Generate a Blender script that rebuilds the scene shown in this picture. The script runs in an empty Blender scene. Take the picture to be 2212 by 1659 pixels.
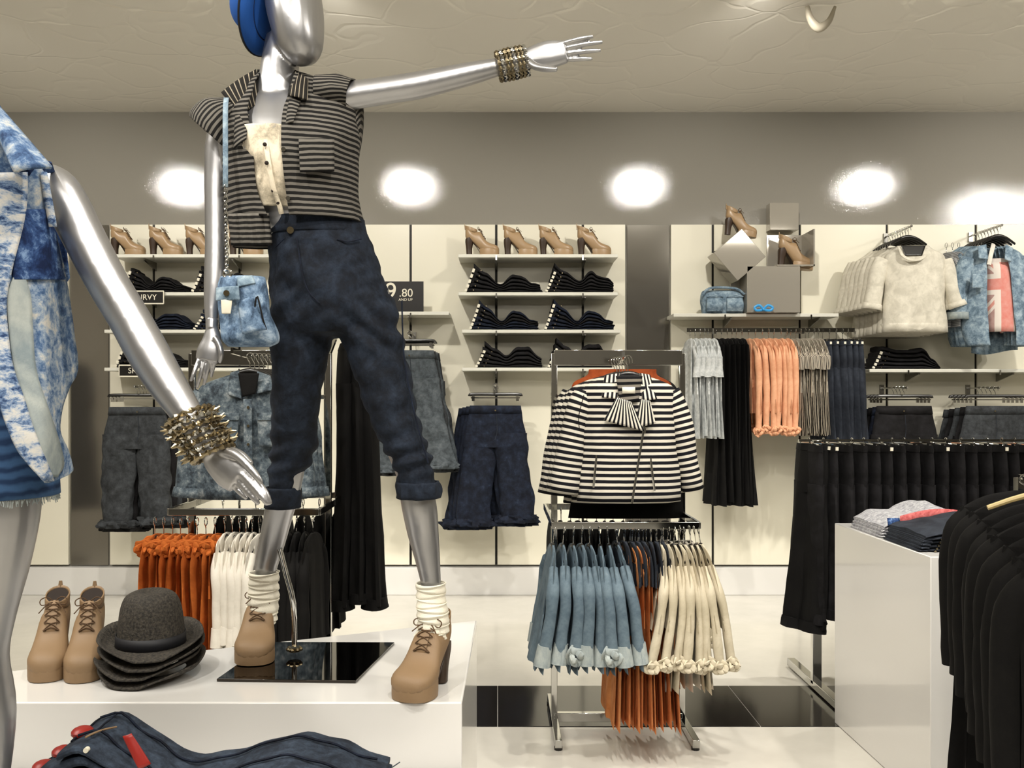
import bpy, bmesh, math, random
import numpy as np
from mathutils import Vector, Matrix, noise, Euler
random.seed(4)
PI = math.pi
S = bpy.context.scene
COL = S.collection
# ---------------------------------------------------------------- camera
F, CX, CY, EYE = 2050.0, 1075.0, 860.0, 1.5
cd = bpy.data.cameras.new('camera'); cam = bpy.data.objects.new('camera', cd); COL.objects.link(cam)
cam.location = (0, 0, EYE); cam.rotation_euler = (PI/2, 0, 0)
cd.sensor_width = 36; cd.lens = 36*F/2212; cd.shift_x = (1106-CX)/2212; cd.shift_y = (CY-829.5)/2212
cd.clip_start = .05; cd.clip_end = 60
S.camera = cam
# ---------------------------------------------------------------- world, exposure
w = bpy.data.worlds.new('world'); S.world = w; w.use_nodes = True
w.node_tree.nodes['Background'].inputs[0].default_value = (1, .95, .86, 1)
w.node_tree.nodes['Background'].inputs[1].default_value = .10
S.view_settings.view_transform = 'Standard'; S.view_settings.look = 'None'
S.view_settings.gamma = 1; S.view_settings.use_curve_mapping = False
S.view_settings.exposure = -0.22
S.cycles.max_bounces = 8; S.cycles.diffuse_bounces = 3; S.cycles.glossy_bounces = 4
S.cycles.use_denoising = True
S.cycles.sample_clamp_indirect = 4
ZC = 3.70          # ceiling height
LAMP_COL = (1.0, .955, .875)
def spot(loc, target, power, size=100, blend=.6, r=.06):
    d = bpy.data.lights.new('spot_light', 'SPOT'); d.energy = power; d.color = LAMP_COL
    d.spot_size = math.radians(size); d.spot_blend = blend; d.shadow_soft_size = r
    o = bpy.data.objects.new('spot_light', d); COL.objects.link(o); o.location = loc
    o.rotation_euler = (Vector(target)-Vector(loc)).to_track_quat('-Z', 'Y').to_euler()
    return o
def area(loc, target, power, sx, sy):
    d = bpy.data.lights.new('area_light', 'AREA'); d.shape = 'RECTANGLE'; d.size = sx; d.size_y = sy
    d.energy = power; d.color = (1, .95, .87)
    o = bpy.data.objects.new('area_light', d); COL.objects.link(o); o.location = loc
    o.rotation_euler = (Vector(target)-Vector(loc)).to_track_quat('-Z', 'Y').to_euler()
    return o
# wall washers (their lamps mirror in the glossy bulkhead), spots over the displays, unseen soft fill lights added under the ceiling
WASH = [(-3.19, 4.9), (-.90, 4.9), (1.44, 4.9), (3.76, 4.9), (5.55, 3.7), (6.2, 3.8)]
for x, y in WASH:
    spot((x, y, ZC-.03), (x, 7.3, 1.7), 210, 105, .8, .057)
DOWN = [((-1.3, .7), (-.75, 2.4, 1.7), 75), ((.4, .9), (-.3, 2.4, 1.4), 60), ((.9, 2.2), (.55, 4.1, 1.0), 110), ((-1.6, 2.7), (-1.1, 4.1, 1.0), 60),
        ((2.6, 2.6), (2.4, 4.4, 1.0), 75), ((.25, 5.05), (.3, 5.9, 0), 110), ((2.6, 5.05), (2.5, 5.9, 0), 110), ((-2.0, 5.05), (-2.0, 5.9, 0), 90), ((1.2, 3.2), (1.4, 3.6, 0), 70)]  # spots aimed at the back aisle are added for floor bounce onto the ceiling
for (x, y), t, p in DOWN:
    spot((x, y, ZC-.03), t, p*2.4, 75, .8, .05)
area((0, -1.2, ZC-.06), (0, -1.2, 0), 190, 3.0, 1.2)
area((-2.5, 2.0, ZC-.06), (-2.5, 2.0, 0), 80, 1.2, 1.2)
area((3.2, 1.5, ZC-.06), (3.2, 1.5, 0), 90, 1.2, 1.2)
# ---------------------------------------------------------------- materials
def lin(c):
    return tuple(((x/255)/12.92 if x/255 <= .04045 else ((x/255+.055)/1.055)**2.4) for x in c)+(1,)
class Mat:
    def __init__(s, name, rgb, rough=.6, metal=0, spec=.5, coat=0):
        s.m = bpy.data.materials.new(name); s.m.use_nodes = True; s.nt = s.m.node_tree
        s.b = s.nt.nodes['Principled BSDF']; s.col = lin(rgb)
        s.b.inputs['Base Color'].default_value = s.col; s.b.inputs['Roughness'].default_value = rough
        s.b.inputs['Metallic'].default_value = metal; s.b.inputs['Specular IOR Level'].default_value = spec
        s.b.inputs['Coat Weight'].default_value = coat
        s.coord = None
    def n(s, t, **kw):
        x = s.nt.nodes.new(t)
        for k, v in kw.items(): setattr(x, k, v)
        return x
    def lk(s, a, b): s.nt.links.new(a, b)
    def tc(s, out='Object', scale=(1, 1, 1)):
        c = s.n('ShaderNodeTexCoord'); mp = s.n('ShaderNodeMapping'); mp.inputs['Scale'].default_value = scale
        s.lk(c.outputs[out], mp.inputs['Vector']); return mp.outputs[0]
    def ramp(s, fac, stops, interp='LINEAR'):
        r = s.n('ShaderNodeValToRGB'); r.color_ramp.interpolation = interp
        e = r.color_ramp.elements
        while len(e) < len(stops): e.new(.5)
        for el, (p, c) in zip(e, stops): el.position = p; el.color = lin(c)
        s.lk(fac, r.inputs[0]); return r.outputs[0]
    def noise(s, scale, vec=None, detail=4, rough=.6, dist=0):
        x = s.n('ShaderNodeTexNoise'); x.inputs['Scale'].default_value = scale; x.inputs['Detail'].default_value = detail
        x.inputs['Roughness'].default_value = rough; x.inputs['Distortion'].default_value = dist
        s.lk(vec or s.tc(), x.inputs['Vector']); return x.outputs['Fac']
    def color(s, out): s.lk(out, s.b.inputs['Base Color']); return s
    def bump(s, h, strength=.3, dist=.01, to=None):
        b = s.n('ShaderNodeBump'); b.inputs['Strength'].default_value = strength; b.inputs['Distance'].default_value = dist
        s.lk(h, b.inputs['Height']); s.lk(b.outputs[0], s.b.inputs['Normal']); return s
def cloth(name, a, b, scale=9, rough=.85, weave=350, bump=.25, lo=.35, hi=.65):
    m = Mat(name, a, rough, spec=.2)
    f = m.noise(scale, detail=6, rough=.65, dist=.4)
    m.color(m.ramp(f, [(lo, a), (hi, b)]))
    m.bump(m.noise(weave, detail=2), bump, .002)
    return m.m
def simple(name, rgb, rough=.5, metal=0, bump=0, bs=200, coat=0):
    m = Mat(name, rgb, rough, metal, coat=coat)
    if bump: m.bump(m.noise(bs, detail=3), bump, .003)
    else: m.lk(m.ramp(m.noise(6), [(.2, tuple(int(c*.96) for c in rgb)), (.8, rgb)]), m.b.inputs['Base Color'])
    return m.m
def stripe(name, a, b, period, duty=.5, axis='Y', rough=.85, soft=.04, wob=0):
    m = Mat(name, a, rough, spec=.2)
    c = m.n('ShaderNodeUVMap'); sep = m.n('ShaderNodeSeparateXYZ'); m.lk(c.outputs[0], sep.inputs[0])
    v = sep.outputs[axis]
    if wob:
        ad = m.n('ShaderNodeMath', operation='MULTIPLY_ADD'); ad.inputs[1].default_value = wob
        m.lk(m.noise(7), ad.inputs[0]); m.lk(v, ad.inputs[2]); v = ad.outputs[0]
    d = m.n('ShaderNodeMath', operation='DIVIDE'); d.inputs[1].default_value = period; m.lk(v, d.inputs[0])
    fr = m.n('ShaderNodeMath', operation='FRACT'); m.lk(d.outputs[0], fr.inputs[0])
    m.color(m.ramp(fr.outputs[0], [(0, b), (soft, a), (duty, a), (min(.99, duty+soft), b), (1, b)]))
    m.bump(m.noise(300, detail=2), .2, .002)
    return m.m
def wash(name, cs, scale=14, vec=(1, 1, 1), ps=(.38, .46, .54, .63), dist=.25):
    m = Mat(name, cs[0], .85, spec=.2)
    f = m.noise(scale, m.tc(scale=vec), detail=8, rough=.72, dist=dist)
    m.color(m.ramp(f, list(zip(ps, cs)))); m.bump(m.noise(260, detail=3), .3, .002)
    return m.m
M = {}
M['silver'] = simple('silver_paint', (182, 182, 184), .34, .88)
M['chrome'] = simple('polished_chrome', (205, 205, 202), .08, 1)
M['steel'] = simple('brushed_steel', (150, 148, 142), .25, 1)
M['gold'] = simple('dull_gold', (150, 138, 112), .25, 1)
M['white_gloss'] = Mat('white_lacquer', (226, 224, 220), .13, coat=.4).m
M['white_mat'] = simple('white_board', (222, 220, 208), .45)
M['black_plastic'] = simple('black_plastic', (22, 20, 18), .3)
M['mirror'] = Mat('mirror', (205, 206, 205), .03, 1).m
M['grey_mirror'] = Mat('grey_gloss_box', (178, 172, 160), .06, .35).m
M['tint_mirror'] = Mat('grey_tinted_mirror', (150, 146, 138), .13, .85).m
M['tan'] = simple('tan_nubuck', (138, 112, 82), .6, 0, .12, 120)
M['tan_gloss'] = simple('tan_leather', (164, 136, 102), .36, 0, .08, 120)
M['lace'] = simple('brown_lace', (84, 60, 36), .8)
M['heel'] = simple('dark_wood_heel', (58, 42, 30), .4)
M['dark_in'] = simple('dark_hollow_and_button', (36, 26, 20), .9)
M['sock'] = simple('cream_knit', (232, 226, 208), .95, 0, .3, 300)
M['denim_dk'] = wash('dark_blue_denim', [(16, 18, 23), (24, 29, 38), (35, 43, 56), (58, 68, 82)], 22, ps=(.3, .45, .6, .85))
M['denim_fold'] = wash('mid_blue_folded_denim', [(26, 30, 38), (40, 47, 58), (56, 66, 80), (84, 94, 108)], 30, ps=(.3, .45, .6, .85))
M['denim_navy'] = wash('navy_denim', [(11, 13, 20), (18, 22, 33), (27, 34, 49), (50, 60, 80)], 20, ps=(.3, .45, .6, .8))
M['denim_blk'] = cloth('black_denim', (12, 11, 11), (30, 29, 31), 14)
M['denim_grey'] = wash('grey_denim', [(44, 48, 50), (64, 70, 74), (84, 90, 94), (110, 115, 116)], 18, ps=(.3, .45, .6, .85))
M['denim_char'] = wash('charcoal_denim', [(34, 35, 35), (48, 50, 52), (62, 65, 68), (84, 88, 90)], 18, ps=(.3, .45, .6, .85))
M['denim_lt'] = wash('light_blue_denim', [(62, 76, 86), (84, 100, 112), (106, 122, 132), (150, 158, 160)], 9, ps=(.28, .42, .6, .85))
M['denim_mid'] = wash('washed_blue_denim', [(44, 50, 56), (68, 78, 86), (92, 102, 108), (134, 140, 142)], 24)
M['acid'] = wash('acid_wash_denim', [(38, 56, 88), (74, 100, 136), (140, 156, 174), (196, 192, 182)], 26, (1, 1, 1), (.34, .45, .54, .64))
M['acid_dk'] = wash('deep_blue_acid_denim', [(16, 30, 62), (28, 48, 88), (52, 78, 122), (120, 146, 182)], 26)
M['acid_cream'] = wash('cream_acid_denim', [(96, 112, 136), (172, 162, 142), (228, 216, 192), (238, 230, 212)], 16, ps=(.30, .40, .54, .75))
M['acid_strip'] = wash('striped_acid_denim', [(40, 60, 98), (110, 134, 168), (176, 184, 194), (204, 202, 196)], 30, (1, 1, 2.2), (.38, .46, .52, .6))
M['bag_denim'] = wash('faded_bag_denim', [(56, 72, 92), (86, 108, 134), (118, 142, 168), (166, 184, 202)], 22)
M['bag_blue'] = wash('sky_blue_bag_cloth', [(88, 108, 124), (116, 136, 152), (138, 158, 172), (168, 184, 194)], 22)
M['cuff_pale'] = cloth('pale_denim_inside', (126, 138, 142), (174, 180, 176), 12)
M['skirt'] = stripe('whiskered_blue_denim', (60, 90, 128), (34, 54, 86), .022, .55, 'Y', soft=.25, wob=.05)
M['coat_stripe'] = stripe('black_white_stripe_knit', (16, 16, 22), (206, 200, 186), .0262, .54, 'Y', wob=.004)
M['coat_stripe_in'] = stripe('black_white_stripe_shaded', (10, 10, 14), (120, 114, 104), .0262, .5, 'Y')  # darker copy of the jacket stripe, neck shade put into the colour
M['lapel_stripe'] = stripe('black_white_lapel_stripe', (16, 16, 22), (206, 200, 186), .0185, .5, 'X')
M['shirt_stripe'] = stripe('charcoal_grey_stripe', (24, 23, 22), (110, 106, 99), .0138, .54, 'Y', wob=.012)
M['shirt_stripe_x'] = stripe('charcoal_grey_cross_stripe', (24, 23, 22), (110, 106, 99), .0138, .54, 'X', wob=.012)
M['collar_stripe'] = stripe('charcoal_pinstripe', (30, 28, 25), (150, 140, 122), .0165, .8, 'X', wob=.004)
M['bw_thin'] = stripe('thin_vertical_stripe', (40, 36, 34), (196, 186, 168), .0105, .5, 'X', wob=.01)
M['orange'] = cloth('burnt_orange_jersey', (160, 82, 30), (196, 106, 46), 12)
M['rust'] = cloth('rust_knit', (112, 48, 16), (144, 66, 26), 12)
M['coral'] = cloth('coral_cotton', (204, 144, 108), (226, 172, 136), 9)
M['orange2'] = cloth('apricot_cotton', (196, 116, 62), (226, 156, 102), 10)
M['cream'] = cloth('cream_cotton', (180, 170, 146), (208, 198, 176), 9)
M['white_cloth'] = cloth('white_cotton', (214, 208, 196), (234, 228, 216), 9)
M['white_grey'] = cloth('marled_white_cotton', (176, 180, 180), (222, 224, 222), 30)
M['marl'] = cloth('marled_grey_jersey', (132, 132, 138), (192, 192, 194), 60)
M['oat'] = cloth('oatmeal_sweat', (196, 190, 174), (224, 218, 202), 16)
M['black_cloth'] = cloth('black_cloth', (6, 5, 5), (14, 13, 12), 10)
M['slate'] = cloth('slate_denim', (30, 33, 40), (50, 55, 64), 10)
M['grey_stripe_top'] = stripe('fine_grey_stripe_jersey', (120, 122, 126), (190, 190, 190), .012, .5, 'Y', wob=.01)
M['red'] = cloth('red_print', (150, 62, 62), (196, 110, 108), 60)
M['red_leather'] = simple('red_leather_label', (150, 34, 26), .4)
M['tag_white'] = simple('white_tag', (232, 226, 206), .5)
M['card'] = simple('brown_card', (170, 150, 118), .7)
M['hat'] = Mat('woven_dark_straw', (44, 42, 38), .8)
_w = M['hat']; _w.color(_w.ramp(_w.noise(160, detail=2), [(.35, (28, 25, 21)), (.7, (70, 64, 55))])); _w.bump(_w.noise(170, detail=2), .8, .004); M['hat'] = _w.m
M['blue_felt'] = simple('cobalt_felt', (14, 78, 158), .8, 0, .15, 200)
M['black_band'] = simple('black_ribbon', (14, 15, 22), .6)
M['wood'] = simple('pale_hanger_wood', (206, 184, 128), .45)
M['wire'] = simple('dark_wire', (30, 28, 28), .4, .5)
def emis(name, rgb, st):
    m = Mat(name, rgb, .4); m.b.inputs['Emission Color'].default_value = lin(rgb); m.b.inputs['Emission Strength'].default_value = st; return m.m
M['lamp_on'] = emis('lit_lens', (255, 240, 214), 10)
M['fill_on'] = emis('added_fill_glow', (255, 244, 226), 2.0)
# ---------------------------------------------------------------- geometry helpers
def P(px, py, Y): return Vector(((px-CX)/F*Y, Y, EYE-(py-CY)/F*Y))
def U(w, Y): return w/F*Y                       # length of w picture units at distance Y
def catmull(rows, m):
    a = np.asarray(rows, float)
    if len(a) < 3 or m <= 1:
        if m <= 1: return a
        return np.array([a[0]+(a[-1]-a[0])*t for t in np.linspace(0, 1, m*(len(a)-1)+1)]) if len(a) == 2 else a
    e = np.vstack([2*a[0]-a[1], a, 2*a[-1]-a[-2]]); out = []
    for i in range(1, len(e)-2):
        p0, p1, p2, p3 = e[i-1], e[i], e[i+1], e[i+2]
        for k in range(m):
            t = k/m
            out.append(.5*((2*p1)+(-p0+p2)*t+(2*p0-5*p1+4*p2-p3)*t*t+(-p0+3*p1-3*p2+p3)*t**3))
    out.append(a[-1]); return np.array(out)
def wloc(o):
    v = Vector((0, 0, 0))
    while o: v += o.location; o = o.parent
    return v
def tag(o, label=None, cat=None, group=None, kind=None):
    if label: o['label'] = label
    if cat: o['category'] = cat
    if group: o['group'] = group
    if kind: o['kind'] = kind
    return o
def thing(name, label, cat, loc=(0, 0, 0), group=None, kind=None):
    o = bpy.data.objects.new(name, None); COL.objects.link(o); o.location = loc; o.empty_display_size = .05
    return tag(o, label, cat, group, kind)
class G:
    def __init__(s): s.v = []; s.f = []; s.uv = []
    def grid(s, pts, uvs, closed):
        "pts[i][j] rows of points"
        n0 = len(s.v); R = len(pts); C = len(pts[0])
        for r in pts: s.v.extend(tuple(p) for p in r)
        for i in range(R-1):
            for j in range(C if closed else C-1):
                k = (j+1) % C; k2 = j+1
                s.f.append((n0+i*C+j, n0+i*C+k, n0+(i+1)*C+k, n0+(i+1)*C+j))
                s.uv.extend([uvs(i, j), uvs(i, k2), uvs(i+1, k2), uvs(i+1, j)])
        return n0
    def loft(s, rings, n=20, m=4, a=None, cap=True, fold=0, fk=7, nz=0, nf=8, seed=0, sq=1.0, grow=True, drift=1.5, keep=False):
        rows = catmull([tuple(r[0])+tuple(r[1])+tuple(r[2])+(tuple(r[3]) if len(r) > 3 else ()) for r in rings], m)
        closed = a is None
        pts = []; vs = [0.0]; pc = None; width = 0
        for i, r in enumerate(rows):
            c, u, v = r[0:3], r[3:6], r[6:9]
            t = i/max(1, len(rows)-1); row = []
            if closed: ths = [2*PI*j/n for j in range(n)]
            else:
                a0, a1 = (r[9], r[10]) if len(r) > 10 else a
                ths = [a0+(a1-a0)*j/(n-1) for j in range(n)]
            g = (t if grow else 1)
            for th in ths:
                si, co = math.sin(th), math.cos(th)
                if sq != 1: si = math.copysign(abs(si)**sq, si); co = math.copysign(abs(co)**sq, co)
                k = 1+fold*g*math.sin(fk*th+seed+drift*math.sin(3*t+seed))
                d = u*si-v*co; p = c+d*k
                if nz:
                    L = math.sqrt(d@d)+1e-6
                    p = p+d/L*noise.noise(Vector((p[0]*nf+seed, p[1]*nf, p[2]*nf*.7+seed)))*nz
                row.append(p)
            if pc is not None: vs.append(vs[-1]+float(np.linalg.norm(c-pc)))
            pc = c; pts.append(row); width = max(width, float(np.linalg.norm(u)+np.linalg.norm(v))*PI)
        nn = n if closed else n-1
        n0 = s.grid(pts, lambda i, j: (width*j/nn, vs[i]), closed)
        if cap and closed:
            for idx, row in ((0, 0), (len(pts)-1, 1)):
                cpt = sum((np.array(p) for p in pts[idx]), np.zeros(3))/n
                ci = len(s.v); s.v.append(tuple(cpt)); b = n0+idx*n
                for j in range(n):
                    k = (j+1) % n
                    s.f.append((b+k, b+j, ci) if row == 0 else (b+j, b+k, ci)); s.uv.extend([(width*j/n, vs[idx])]*3)
        return s
    def tube(s, pts, rad, n=10, m=4, flat=1.0, ref=None, **kw):
        rad = rad if hasattr(rad, '__len__') else [rad]*len(pts)
        fl = flat if hasattr(flat, '__len__') else [flat]*len(pts)
        rows = catmull([tuple(p)+(r, f) for p, r, f in zip(pts, rad, fl)], m if len(pts) > 2 else 1)
        rings = []; ref = Vector(ref or (0, 1, 0)); pu = None
        for i, r in enumerate(rows):
            t = Vector(rows[min(i+1, len(rows)-1)][:3])-Vector(rows[max(i-1, 0)][:3])
            if t.length < 1e-9: t = Vector((0, 0, 1))
            t.normalize()
            if pu is None:
                u = t.cross(ref)
                if u.length < .15: u = t.cross(Vector((0, 0, 1)))
                if u.length < .15: u = t.cross(Vector((1, 0, 0)))
            else: u = pu-t*pu.dot(t)
            u.normalize(); pu = u; v = u.cross(t)
            rings.append((r[:3], u*r[3], v*r[3]*r[4]))
        return s.loft(rings, n=n, m=1, **kw)
    def box(s, c, d, rz=0, rot=None):
        n0 = len(s.v); R = rot or Matrix.Rotation(rz, 3, 'Z'); c = Vector(c)
        for z in (-.5, .5):
            for x, y in ((-.5, -.5), (.5, -.5), (.5, .5), (-.5, .5)):
                s.v.append(tuple(c+R @ Vector((x*d[0], y*d[1], z*d[2]))))
        for q in ((0, 3, 2, 1), (4, 5, 6, 7), (0, 1, 5, 4), (1, 2, 6, 5), (2, 3, 7, 6), (3, 0, 4, 7)):
            s.f.append(tuple(n0+i for i in q)); s.uv.extend([(0, 0), (d[0], 0), (d[0], d[2]), (0, d[2])])
        return s
    def cyl(s, a, b, r, n=12, r2=None): return s.tube([a, b], [r, r if r2 is None else r2], n=n, m=1)
    def prism(s, poly, depth):
        "poly: list of 3D points (planar), extruded by vector depth"
        n0 = len(s.v); n = len(poly); d = Vector(depth)
        for p in poly: s.v.append(tuple(p))
        for p in poly: s.v.append(tuple(Vector(p)+d))
        s.f.append(tuple(range(n0, n0+n))); s.uv.extend([(p[0], p[2]) for p in poly])
        s.f.append(tuple(range(n0+2*n-1, n0+n-1, -1))); s.uv.extend([(p[0], p[2]) for p in reversed(poly)])
        for i in range(n):
            k = (i+1) % n; s.f.append((n0+k, n0+i, n0+n+i, n0+n+k)); s.uv.extend([(0, 0)]*4)
        return s
    def sphere(s, c, r, n=10, sc=(1, 1, 1)):
        c = Vector(c); k = max(4, n//2)
        rings = [(c+Vector((0, 0, -math.cos(PI*i/k)*r*sc[2])), Vector((math.sin(PI*i/k)*r*sc[0]+1e-5, 0, 0)), Vector((0, math.sin(PI*i/k)*r*sc[1]+1e-5, 0))) for i in range(k+1)]
        return s.loft(rings, n=n, m=1)
    def mesh(s, name, off=Vector((0, 0, 0))):
        me = bpy.data.meshes.new(name); off = Vector(off)
        me.from_pydata([(a-off.x, b-off.y, c-off.z) for a, b, c in s.v], [], s.f)
        if len(s.uv) == len(me.loops):
            l = me.uv_layers.new(name='UVMap'); l.data.foreach_set('uv', np.array(s.uv, 'f').ravel())
        me.validate(); return me
    def build(s, name, mat, parent=None, ang=40, solid=0, bevel=0, recalc=True, off=0, subd=0):
        if parent: o = Vector(wloc(parent))
        else:
            a = np.array(s.v); o = Vector(((a[:, 0].min()+a[:, 0].max())/2, (a[:, 1].min()+a[:, 1].max())/2, a[:, 2].min()))
        me = s.mesh(name, o); return link(name, me, mat, parent, None if parent else o, ang, solid, bevel, recalc, off, subd)
def link(name, me, mat, parent=None, loc=None, ang=40, solid=0, bevel=0, recalc=True, off=0, subd=0):
    if recalc:
        bm = bmesh.new(); bm.from_mesh(me); bmesh.ops.recalc_face_normals(bm, faces=bm.faces); bm.to_mesh(me); bm.free()
    me.materials.append(M[mat] if isinstance(mat, str) else mat)
    me.polygons.foreach_set('use_smooth', [True]*len(me.polygons))
    if ang: me.set_sharp_from_angle(angle=math.radians(ang))
    ob = bpy.data.objects.new(name, me); COL.objects.link(ob)
    if parent: ob.parent = parent
    if loc is not None: ob.location = loc
    if solid:
        md = ob.modifiers.new('solid', 'SOLIDIFY'); md.thickness = solid; md.offset = off
    if bevel:
        md = ob.modifiers.new('bevel', 'BEVEL'); md.width = bevel; md.segments = 2; md.limit_method = 'ANGLE'
    if subd:
        md = ob.modifiers.new('subd', 'SUBSURF'); md.levels = subd; md.render_levels = subd
    return ob
def remesh(g, name, mat, parent, voxel=.005, smooth=4, disp=None):
    o = Vector(wloc(parent)); me = g.mesh(name+'_raw', o)
    bm = bmesh.new(); bm.from_mesh(me); bmesh.ops.recalc_face_normals(bm, faces=bm.faces); bm.to_mesh(me); bm.free()
    t = bpy.data.objects.new('tmp', me); COL.objects.link(t)
    r = t.modifiers.new('r', 'REMESH'); r.mode = 'VOXEL'; r.voxel_size = voxel
    sm = t.modifiers.new('s', 'SMOOTH'); sm.factor = .5; sm.iterations = smooth
    dg = bpy.context.evaluated_depsgraph_get(); ev = t.evaluated_get(dg); nm = bpy.data.meshes.new_from_object(ev)
    bpy.data.objects.remove(t)
    if disp:
        n = len(nm.vertices); co = np.empty(n*3, 'f'); nm.vertices.foreach_get('co', co); co = co.reshape(-1, 3)
        no = np.array([v.normal[:] for v in nm.vertices], 'f')
        d = np.array([disp(Vector(c)+o) for c in co.tolist()], 'f')
        nm.vertices.foreach_set('co', (co+no*d[:, None]).ravel().astype('f')); nm.update()
    nm.name = name
    return link(name, nm, mat, parent, None, 0, recalc=False)
KIDS = {}
def copy_tree(o, parent=None, label=None, loc=None, rot=None, group=None, scale=None):
    def rec(a, p):
        c = a.copy(); COL.objects.link(c); c.parent = p
        for ch in a.children: rec(ch, c)
        return c
    c = rec(o, parent)
    if loc is not None: c.location = loc
    if rot is not None: c.rotation_euler = rot
    if scale is not None: c.scale = scale
    if label: c['label'] = label
    if group: c['group'] = group
    return c
ORD = ['first', 'second', 'third', 'fourth', 'fifth', 'sixth', 'seventh', 'eighth', 'ninth', 'tenth', 'eleventh', 'twelfth', 'thirteenth', 'fourteenth', 'fifteenth', 'sixteenth', 'seventeenth', 'eighteenth', 'nineteenth', 'twentieth', 'twenty-first', 'twenty-second', 'twenty-third', 'twenty-fourth', 'twenty-fifth', 'twenty-sixth', 'twenty-seventh', 'twenty-eighth', 'twenty-ninth', 'thirtieth', 'thirty-first', 'thirty-second', 'thirty-third', 'thirty-fourth', 'thirty-fifth', 'thirty-sixth']
def nth(i, n, end='right'):
    if i == 0: return 'leftmost'
    if i == n-1: return 'rightmost'
    return ORD[i]+'-from-left'
# ================================================================ the setting
WY = 7.3
def wx(px, Y=WY): return (px-CX)/F*Y
def wz(py, Y=WY): return EYE-(py-CY)/F*Y
XL, XR, YB = -5.4, 7.6, -3.2
fm = Mat('pale_polished_floor', (206, 202, 192), .16, spec=.5)
fm.color(fm.ramp(fm.noise(3), [(.3, (200, 196, 186)), (.7, (212, 208, 198))])); fm.bump(fm.noise(12, detail=2), .03, .01)
bm_ = Mat('black_polished_floor', (28, 25, 22), .12).m
g = G().box(((XL+XR)/2, (YB+WY)/2, -.05), (XR-XL+.4, WY-YB+.4, .1)); fl = g.build('floor', fm.m); tag(fl, kind='structure')
# black inlaid floor tiles, four along the band
bx = [-2.4, -1.2, -.0, 1.2, 2.4, 3.6]
y0, y1 = 4.33, 4.94
for i in range(len(bx)-1):
    G().box(((bx[i]+bx[i+1])/2, (y0+y1)/2, .0015), (bx[i+1]-bx[i]-.003, y1-y0, .003)).build('floor_tile', bm_, fl)
ft = Mat('joint_grey', (120, 116, 108), .5).m
cm = Mat('glossy_stretch_ceiling', (240, 236, 226), .06, spec=.5)
vt = cm.n('ShaderNodeTexVoronoi'); vt.feature = 'DISTANCE_TO_EDGE'; vt.inputs['Scale'].default_value = 2.2
mp = cm.n('ShaderNodeVectorMath', operation='ADD'); nn_ = cm.n('ShaderNodeTexNoise'); nn_.inputs['Scale'].default_value = 1.3
cm.lk(cm.tc(), nn_.inputs['Vector']); cm.lk(cm.tc(), mp.inputs[0]); cm.lk(nn_.outputs['Color'], mp.inputs[1]); cm.lk(mp.outputs[0], vt.inputs['Vector'])
rp = cm.n('ShaderNodeValToRGB'); rp.color_ramp.elements[1].position = .05; cm.lk(vt.outputs['Distance'], rp.inputs[0])
cm.bump(rp.outputs[0], .16, .01)
tag(G().box(((XL+XR)/2, (YB+WY)/2, ZC+.05), (XR-XL+.4, WY-YB+.4, .1)).build('ceiling', cm.m), kind='structure')
gm = Mat('grey_gloss_wall', (142, 138, 129), .05, spec=.5)
gm.bump(gm.noise(75, gm.tc(scale=(1, 1, .7)), detail=4, rough=.75), .30, .0016)
back = G().box(((XL+XR)/2, WY+.05, ZC/2), (XR-XL+.4, .1, ZC)).build('wall_back', gm.m); tag(back, kind='structure')
lm = Mat('warm_side_wall', (190, 185, 174), .5).m
tag(G().box((XL-.05, (YB+WY)/2, ZC/2), (.1, WY-YB, ZC)).build('wall_left', lm), kind='structure')
tag(G().box((XR+.05, (YB+WY)/2, ZC/2), (.1, WY-YB, ZC)).build('wall_right', lm), kind='structure')
tag(G().box(((XL+XR)/2, YB-.05, ZC/2), (XR-XL+.4, .1, ZC)).build('wall_front', simple('dim_shop_depth', (84, 80, 72), .5)), kind='structure')
# cream slotted panels standing proud of the grey gloss wall
pm = Mat('cream_wall_panel', (234, 229, 210), .28, spec=.4)
pm.bump(pm.noise(5, detail=2), .04, .01)
slot = simple('dark_slot_channel', (30, 28, 24), .5, .4)
def panels(xs, zt=485, zb=1220):
    for a, b in zip(xs[:-1], xs[1:]):
        xa, xb = wx(a, 7.26)+.009, wx(b, 7.26)-.009
        G().box(((xa+xb)/2, 7.28, (wz(zt, 7.26)+wz(zb, 7.26))/2), (xb-xa, .04, wz(zt, 7.26)-wz(zb, 7.26))).build('wall_panel', pm.m, back, bevel=.002)
    for a in xs[1:-1]:
        o = G().box((wx(a, 7.27), 7.285, (wz(zt)+wz(zb))/2), (.018, .02, wz(zt, 7.26)-wz(zb, 7.26))).build('slotted_upright', slot, back)
panels([235, 332, 517, 702, 887, 1072, 1259, 1353])
panels([1447, 1540, 1728, 1916, 2108, 2300, 2492])
panels([-330, -90, 150])
for xa_, xb_ in ((152, 233), (1355, 1445)):
    G().box(((wx(xa_, 7.28)+wx(xb_, 7.28))/2, 7.292, (wz(1220)+wz(487))/2), (wx(xb_)-wx(xa_), .012, wz(487)-wz(1220))).build('mirror_panel', 'tint_mirror', back)
tag(G().box(((XL+XR)/2, 7.27, .105), (XR-XL, .09, .21)).build('baseboard_back', 'white_gloss', bevel=.004), kind='structure')
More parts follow.
